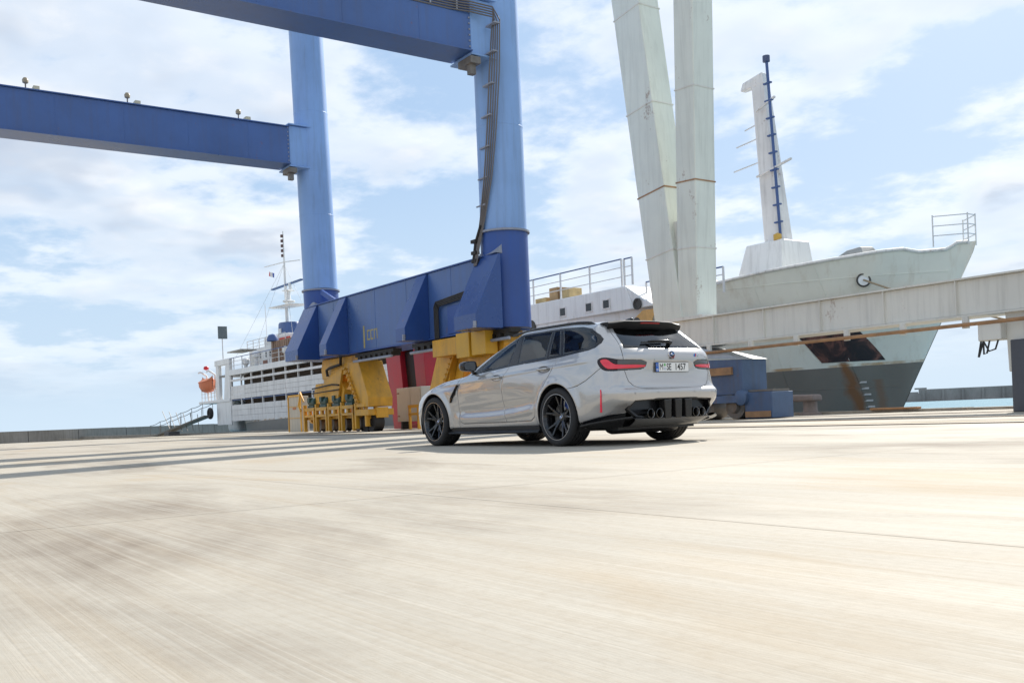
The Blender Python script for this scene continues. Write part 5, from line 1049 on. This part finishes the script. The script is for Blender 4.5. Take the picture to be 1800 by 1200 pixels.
for q, c in enumerate(((.05, .30, .75), (.05, .05, .35), (.70, .02, .04))):
    MB().hexa([(bx-.004, -.372-.010*q, .982), (bx, -.372-.010*q, .982), (bx, -.381-.010*q, .982), (bx-.004, -.381-.010*q, .982)], [(bx-.004, -.382-.010*q, 1.018), (bx, -.382-.010*q, 1.018), (bx, -.391-.010*q, 1.018), (bx-.004, -.391-.010*q, 1.018)]).build('badge_stripe', plain('badge_arc_%d' % q, c, .3), gate)
# rear camera
MB().box((-1.0, -.03, .958), (-.965, .03, .975)).build('rear_camera', SATINB, gate, None, .005, 2)
# diffuser: framed recess, fins, lower panel, four tips
dif = MB(); prof = [(-.66, .405), (-.60, .497), (-.3, .512), (.3, .512), (.60, .497), (.66, .405), (.56, .315), (.3, .285), (-.3, .285), (-.56, .315)]
def dx(y): return -1.052+.105*abs(y/.62)**2.6
outer = [(dx(y)-.012+(.51-z)*.10, y, z) for y, z in prof]; inner = [(dx(y*.95)-.006+(.51-z)*.10, y*.955, .40+(z-.40)*.86) for y, z in prof]; back = [(dx(y*.93)+.09, y*.945, .40+(z-.40)*.84) for y, z in prof]; outb = [(dx(y)+.05, y*1.01, .40+(z-.40)*1.03) for y, z in prof]
dif.grid([outb, outer, inner, back], True); dif.add(back, [tuple(range(10))]); dif = dif.build('diffuser', GLOSSB, car, 30); tag(dif, 'gloss black diffuser with four exhaust tips')
for y0, y1 in ((-.215, -.105), (-.055, .055), (.105, .215)):
    x0 = dx((y0+y1)/2); mb = MB(); mb.hexa([(x0-.016, y0+.012, .285), (x0+.08, y0, .285), (x0+.08, y1, .285), (x0-.016, y1-.012, .285)], [(x0-.022, y0, .495), (x0+.08, y0, .497), (x0+.08, y1, .497), (x0-.022, y1, .495)]); mb.build('diffuser_fin', plain('fin_gloss', (.016, .015, .015), .2, spec=.45), dif, None, .008, 2)
for y in (-.40, -.285, .285, .40):
    x0 = dx(y)-.022
    tip = MB().lathe((x0, y, .345), (1, 0, 0), [(.052, .14), (.0525, .006), (.0535, 0), (.0515, -.001), (.0465, .004), (.045, .12), (.0001, .12)], 28).build('exhaust_tip', plain('tip_black_chrome', (.22, .215, .21), .16, 1.0), dif, 45)
mb = MB(); rows = []
for y in np.linspace(-.58, .58, 15):
    e = 1-.25*abs(y/.58)**3; rows.append([(dx(y)+.03, y, .300), (dx(y)-.008, y, .288), (dx(y)+.02, y*.97, .245+.03*(1-e)*3), (dx(y)+.14, y*.92, .205+.03*(1-e)), (-.60, y*.9, .19)])
mb.grid(rows).build('lower_panel', plain('lower_panel_grey', (.16, .155, .15), .28, .3), dif, 50)
mb = MB().lathe((-.45, 0, .22), (0, 1, 0), [(.0001, -.52), (.085, -.52), (.10, -.48), (.10, .48), (.085, .52), (.0001, .52)], 16); mb.build('silencer', DMETAL, car, 40)
MB().tube([(-.30, .50, .22), (.3, .3, .2), (1.2, .1, .19)], .04, 10).build('exhaust_pipe', DMETAL, car, 40)
MB().bar((0, -.62, .24), (0, .62, .24), .08, .06).build('rear_axle_carrier', SATINB, car); 
for s in (1, -1): MB().bar((-.05, s*.3, .22), (-.20, s*.70, .20), .06, .035).build('control_arm', DMETAL, car)
# fin antenna
mb = MB(); mb.hexa([(-.34, -.035, 1.448), (-.16, -.035, 1.455), (-.16, .035, 1.455), (-.34, .035, 1.448)], [(-.345, -.012, 1.495), (-.27, -.006, 1.490), (-.27, .006, 1.490), (-.345, .012, 1.495)]); mb.build('antenna_fin', GLOSSB, car, 30, .012, 3)
# parking sensors
for y, z in ((.60, .60), (.28, .60), (-.28, .60), (-.60, .60)):
    k = int(np.argmin(abs(G[:, int(np.argmin(abs(tv-4))), 1]-abs(y))+(tu > 4)*9)); j = int(np.argmin(abs(G[k, :, 2]-.575)+(tv > 6)*9)); p = G[k, j]
    MB().disc((p[0]-.002, math.copysign(p[1], y), p[2]), (-1, 0, 0), .011, 12).build('parking_sensor', plain('sensor_grey', (.38, .37, .36), .4), car)
# front lamps and kidney grilles (seen only from other sides)
for s in (1, -1):
    mb = MB(); mb.grid([[(3.50, s*.78, .60), (3.60, s*.60, .62), (3.66, s*.40, .63)], [(3.46, s*.79, .68), (3.57, s*.61, .69), (3.63, s*.42, .69)]]); mb.build('headlamp', SMOKE, car)
    mb = MB(); mb.box((3.66, s*.03, .33), (3.735, s*.27, .69)); mb.build('grille', SATINB, car, None, .03, 3)
# cabin
tr_ = plain('cabin_trim', (.022, .021, .022), .6); lea = plain('seat_leather', (.05, .045, .045), .5)
MB().hexa([(1.55, -.74, .55), (2.05, -.74, .55), (2.05, .74, .55), (1.55, .74, .55)], [(1.72, -.72, .95), (2.10, -.70, .93), (2.10, .70, .93), (1.72, .72, .95)]).build('dashboard', tr_, car, None, .03, 3)
for x, y, w in ((.95, .37, .50), (.95, -.37, .50), (.10, 0, 1.22)):
    st = MB().hexa([(x-.05, y-w/2, .35), (x+.48, y-w/2, .35), (x+.48, y+w/2, .35), (x-.05, y+w/2, .35)], [(x-.05, y-w/2, .52), (x+.50, y-w/2, .56), (x+.50, y+w/2, .56), (x-.05, y+w/2, .52)]).hexa([(x-.10, y-w/2, .48), (x+.06, y-w/2, .48), (x+.06, y+w/2, .48), (x-.10, y+w/2, .48)], [(x-.30, y-w/2*.86, 1.02), (x-.19, y-w/2*.86, 1.02), (x-.19, y+w/2*.86, 1.02), (x-.30, y+w/2*.86, 1.02)]).build('seat', lea, car, None, .05, 3)
    for yy in ((y,) if w < 1 else (.37, -.37)): MB().hexa([(x-.31, yy-.13, 1.04), (x-.21, yy-.13, 1.04), (x-.21, yy+.13, 1.04), (x-.31, yy+.13, 1.04)], [(x-.34, yy-.11, 1.20), (x-.25, yy-.11, 1.20), (x-.25, yy+.11, 1.20), (x-.34, yy+.11, 1.20)]).build('headrest', lea, st, None, .035, 3)
MB().lathe((1.50, .37, .83), (-.9, 0, .42), [(.165+.016*math.cos(t), .016*math.sin(t)) for t in np.linspace(0, 2*math.pi, 8, endpoint=False)], 28, True).build('steering_wheel', tr_, car, 60)
MB().box((-.86, -.66, .42), (-.20, .66, .70)).build('load_floor', tr_, car)
# ================================================================== quayside bits
BOLM = paint('bollard_iron', (.22, .17, .15), .6, .2, 3, rust=.5, dirt=.25, bump=.2)
def bollard(x, y, label):
    b = empty('bollard', (x, y, 0), label, 'bollard', 'mooring bollards on the quay edge')
    MB().lathe((x, y, 0), (0, 0, 1), [(.0001, .0), (.36, .0), (.36, .05), (.24, .09), (.22, .2), (.22, .44), (.26, .50)], 20).build('post', BOLM, b, 35)
    MB().hexa([(x-.30, y-.28, .44), (x+.95, y-.28, .44), (x+.95, y+.28, .44), (x-.30, y+.28, .44)], [(x-.28, y-.26, .66), (x+.92, y-.26, .68), (x+.92, y+.26, .68), (x-.28, y+.26, .66)]).build('head', BOLM, b, 40, .07, 3)
bollard(11.0, -17.75, 'rusty hooked iron bollard in front of the grey ship bow')
# crowd barriers far left
GALV = plain('galvanised', (.55, .53, .48), .45, .5, .1, 4)
bt = MB()
bt.tube([(0, 0, .12), (0, 0, 1.1), (0, 2.3, 1.1), (0, 2.3, .12)], .022, 6).tube([(0, 0, .25), (0, 2.3, .25)], .02, 6)
for k in range(1, 14): bt.tube([(0, k*2.3/14, .25), (0, k*2.3/14, 1.1)], .010, 5)
ft = MB()
for y in (.25, 2.05): ft.bar((-.3, y, .03), (.3, y, .03), .06, .05).bar((0, y, .03), (0, y, .25), .04)
bmesh_, fmesh_ = bt.mesh('bars'), ft.mesh('foot')
for i, (x, y, lab_) in enumerate(((108, -1.6, 'galvanised crowd barrier before the far wall, nearer the ship'), (108.2, .9, 'galvanised crowd barrier before the far wall, nearer the frame edge'))):
    e = empty('crowd_barrier', (x, y, fall(x)), lab_, 'barrier', 'crowd barriers by the far wall')
    for n_, m_ in (('bars', bmesh_), ('foot', fmesh_)):
        o = bpy.data.objects.new(n_, m_); COL.objects.link(o); o.parent = e
        if not m_.materials: m_.materials.append(GALV)
# gangway and rigging at the stern
gw = empty('gangway', (80, -17.5, 0), 'dark sagging gangway with rope rails at the ship stern', 'gangway')
zf = fall(84)
MB().bar((86.5, -17.0, fall(87)+.12), (78.5, -19.6, 1.5), .9, .12).build('walkway', paint('gangway_grey', (.16, .15, .13), .7, .2, 1), gw)
for off in (-.45, .45):
    a, b = Vector((86.5, -17.0+off, fall(87)+.2)), Vector((78.5, -19.6+off, 1.6))
    MB().tube([a.lerp(b, t)+Vector((0, 0, 1.0-.10*math.sin(t*math.pi*5)**2)) for t in np.linspace(0, 1, 16)], .025, 6).build('hand_rope', CABLE, gw)
    for t in np.linspace(0, 1, 6): q = a.lerp(b, t); MB().tube([q, q+Vector((0, 0, 1.0))], .025, 5).build('stanchion', STEEL, gw)
for k in range(6):
    MB().tube([(86-1.2*k, -17.6-.3*k, 2.2-.1*k), (84.8-1.1*k, -18.0-.2*k, .2)], .03, 5).build('brace', STEEL, gw)
ty = MB().lathe((77.2, -19.4, 1.7), (0, 1, 0), [(.35+.18*math.cos(a), .18*math.sin(a)) for a in np.linspace(0, 2*math.pi, 10, endpoint=False)], 20, True); tag(ty.build('tyre_fender', RUBBER, None, 60), 'black tyre fender hanging at the stern of the white ship', 'fender')
pl = MB().box((80.5, -17.6, fall(81)), (82.0, -16.6, fall(81)+.5)); tag(pl.build('equipment_box', paint('dark_box', (.05, .05, .055), .6), None, None, .03), 'low dark equipment box on the quay below the gangway', 'box')
tb = MB(); tb.box((7.4, -18.2, .087), (9.0, -17.98, .15)); tag(tb.build('timber_baulk', paint('rust_timber', (.40, .20, .09), .8, .2, 1.5, rust=.3), None, None, .015), 'short rusty timber baulk lying on the quay edge under the bow', 'timber')
bollard(-2.0, -17.75, 'rusty hooked iron bollard holding the bow mooring line beyond the frame')
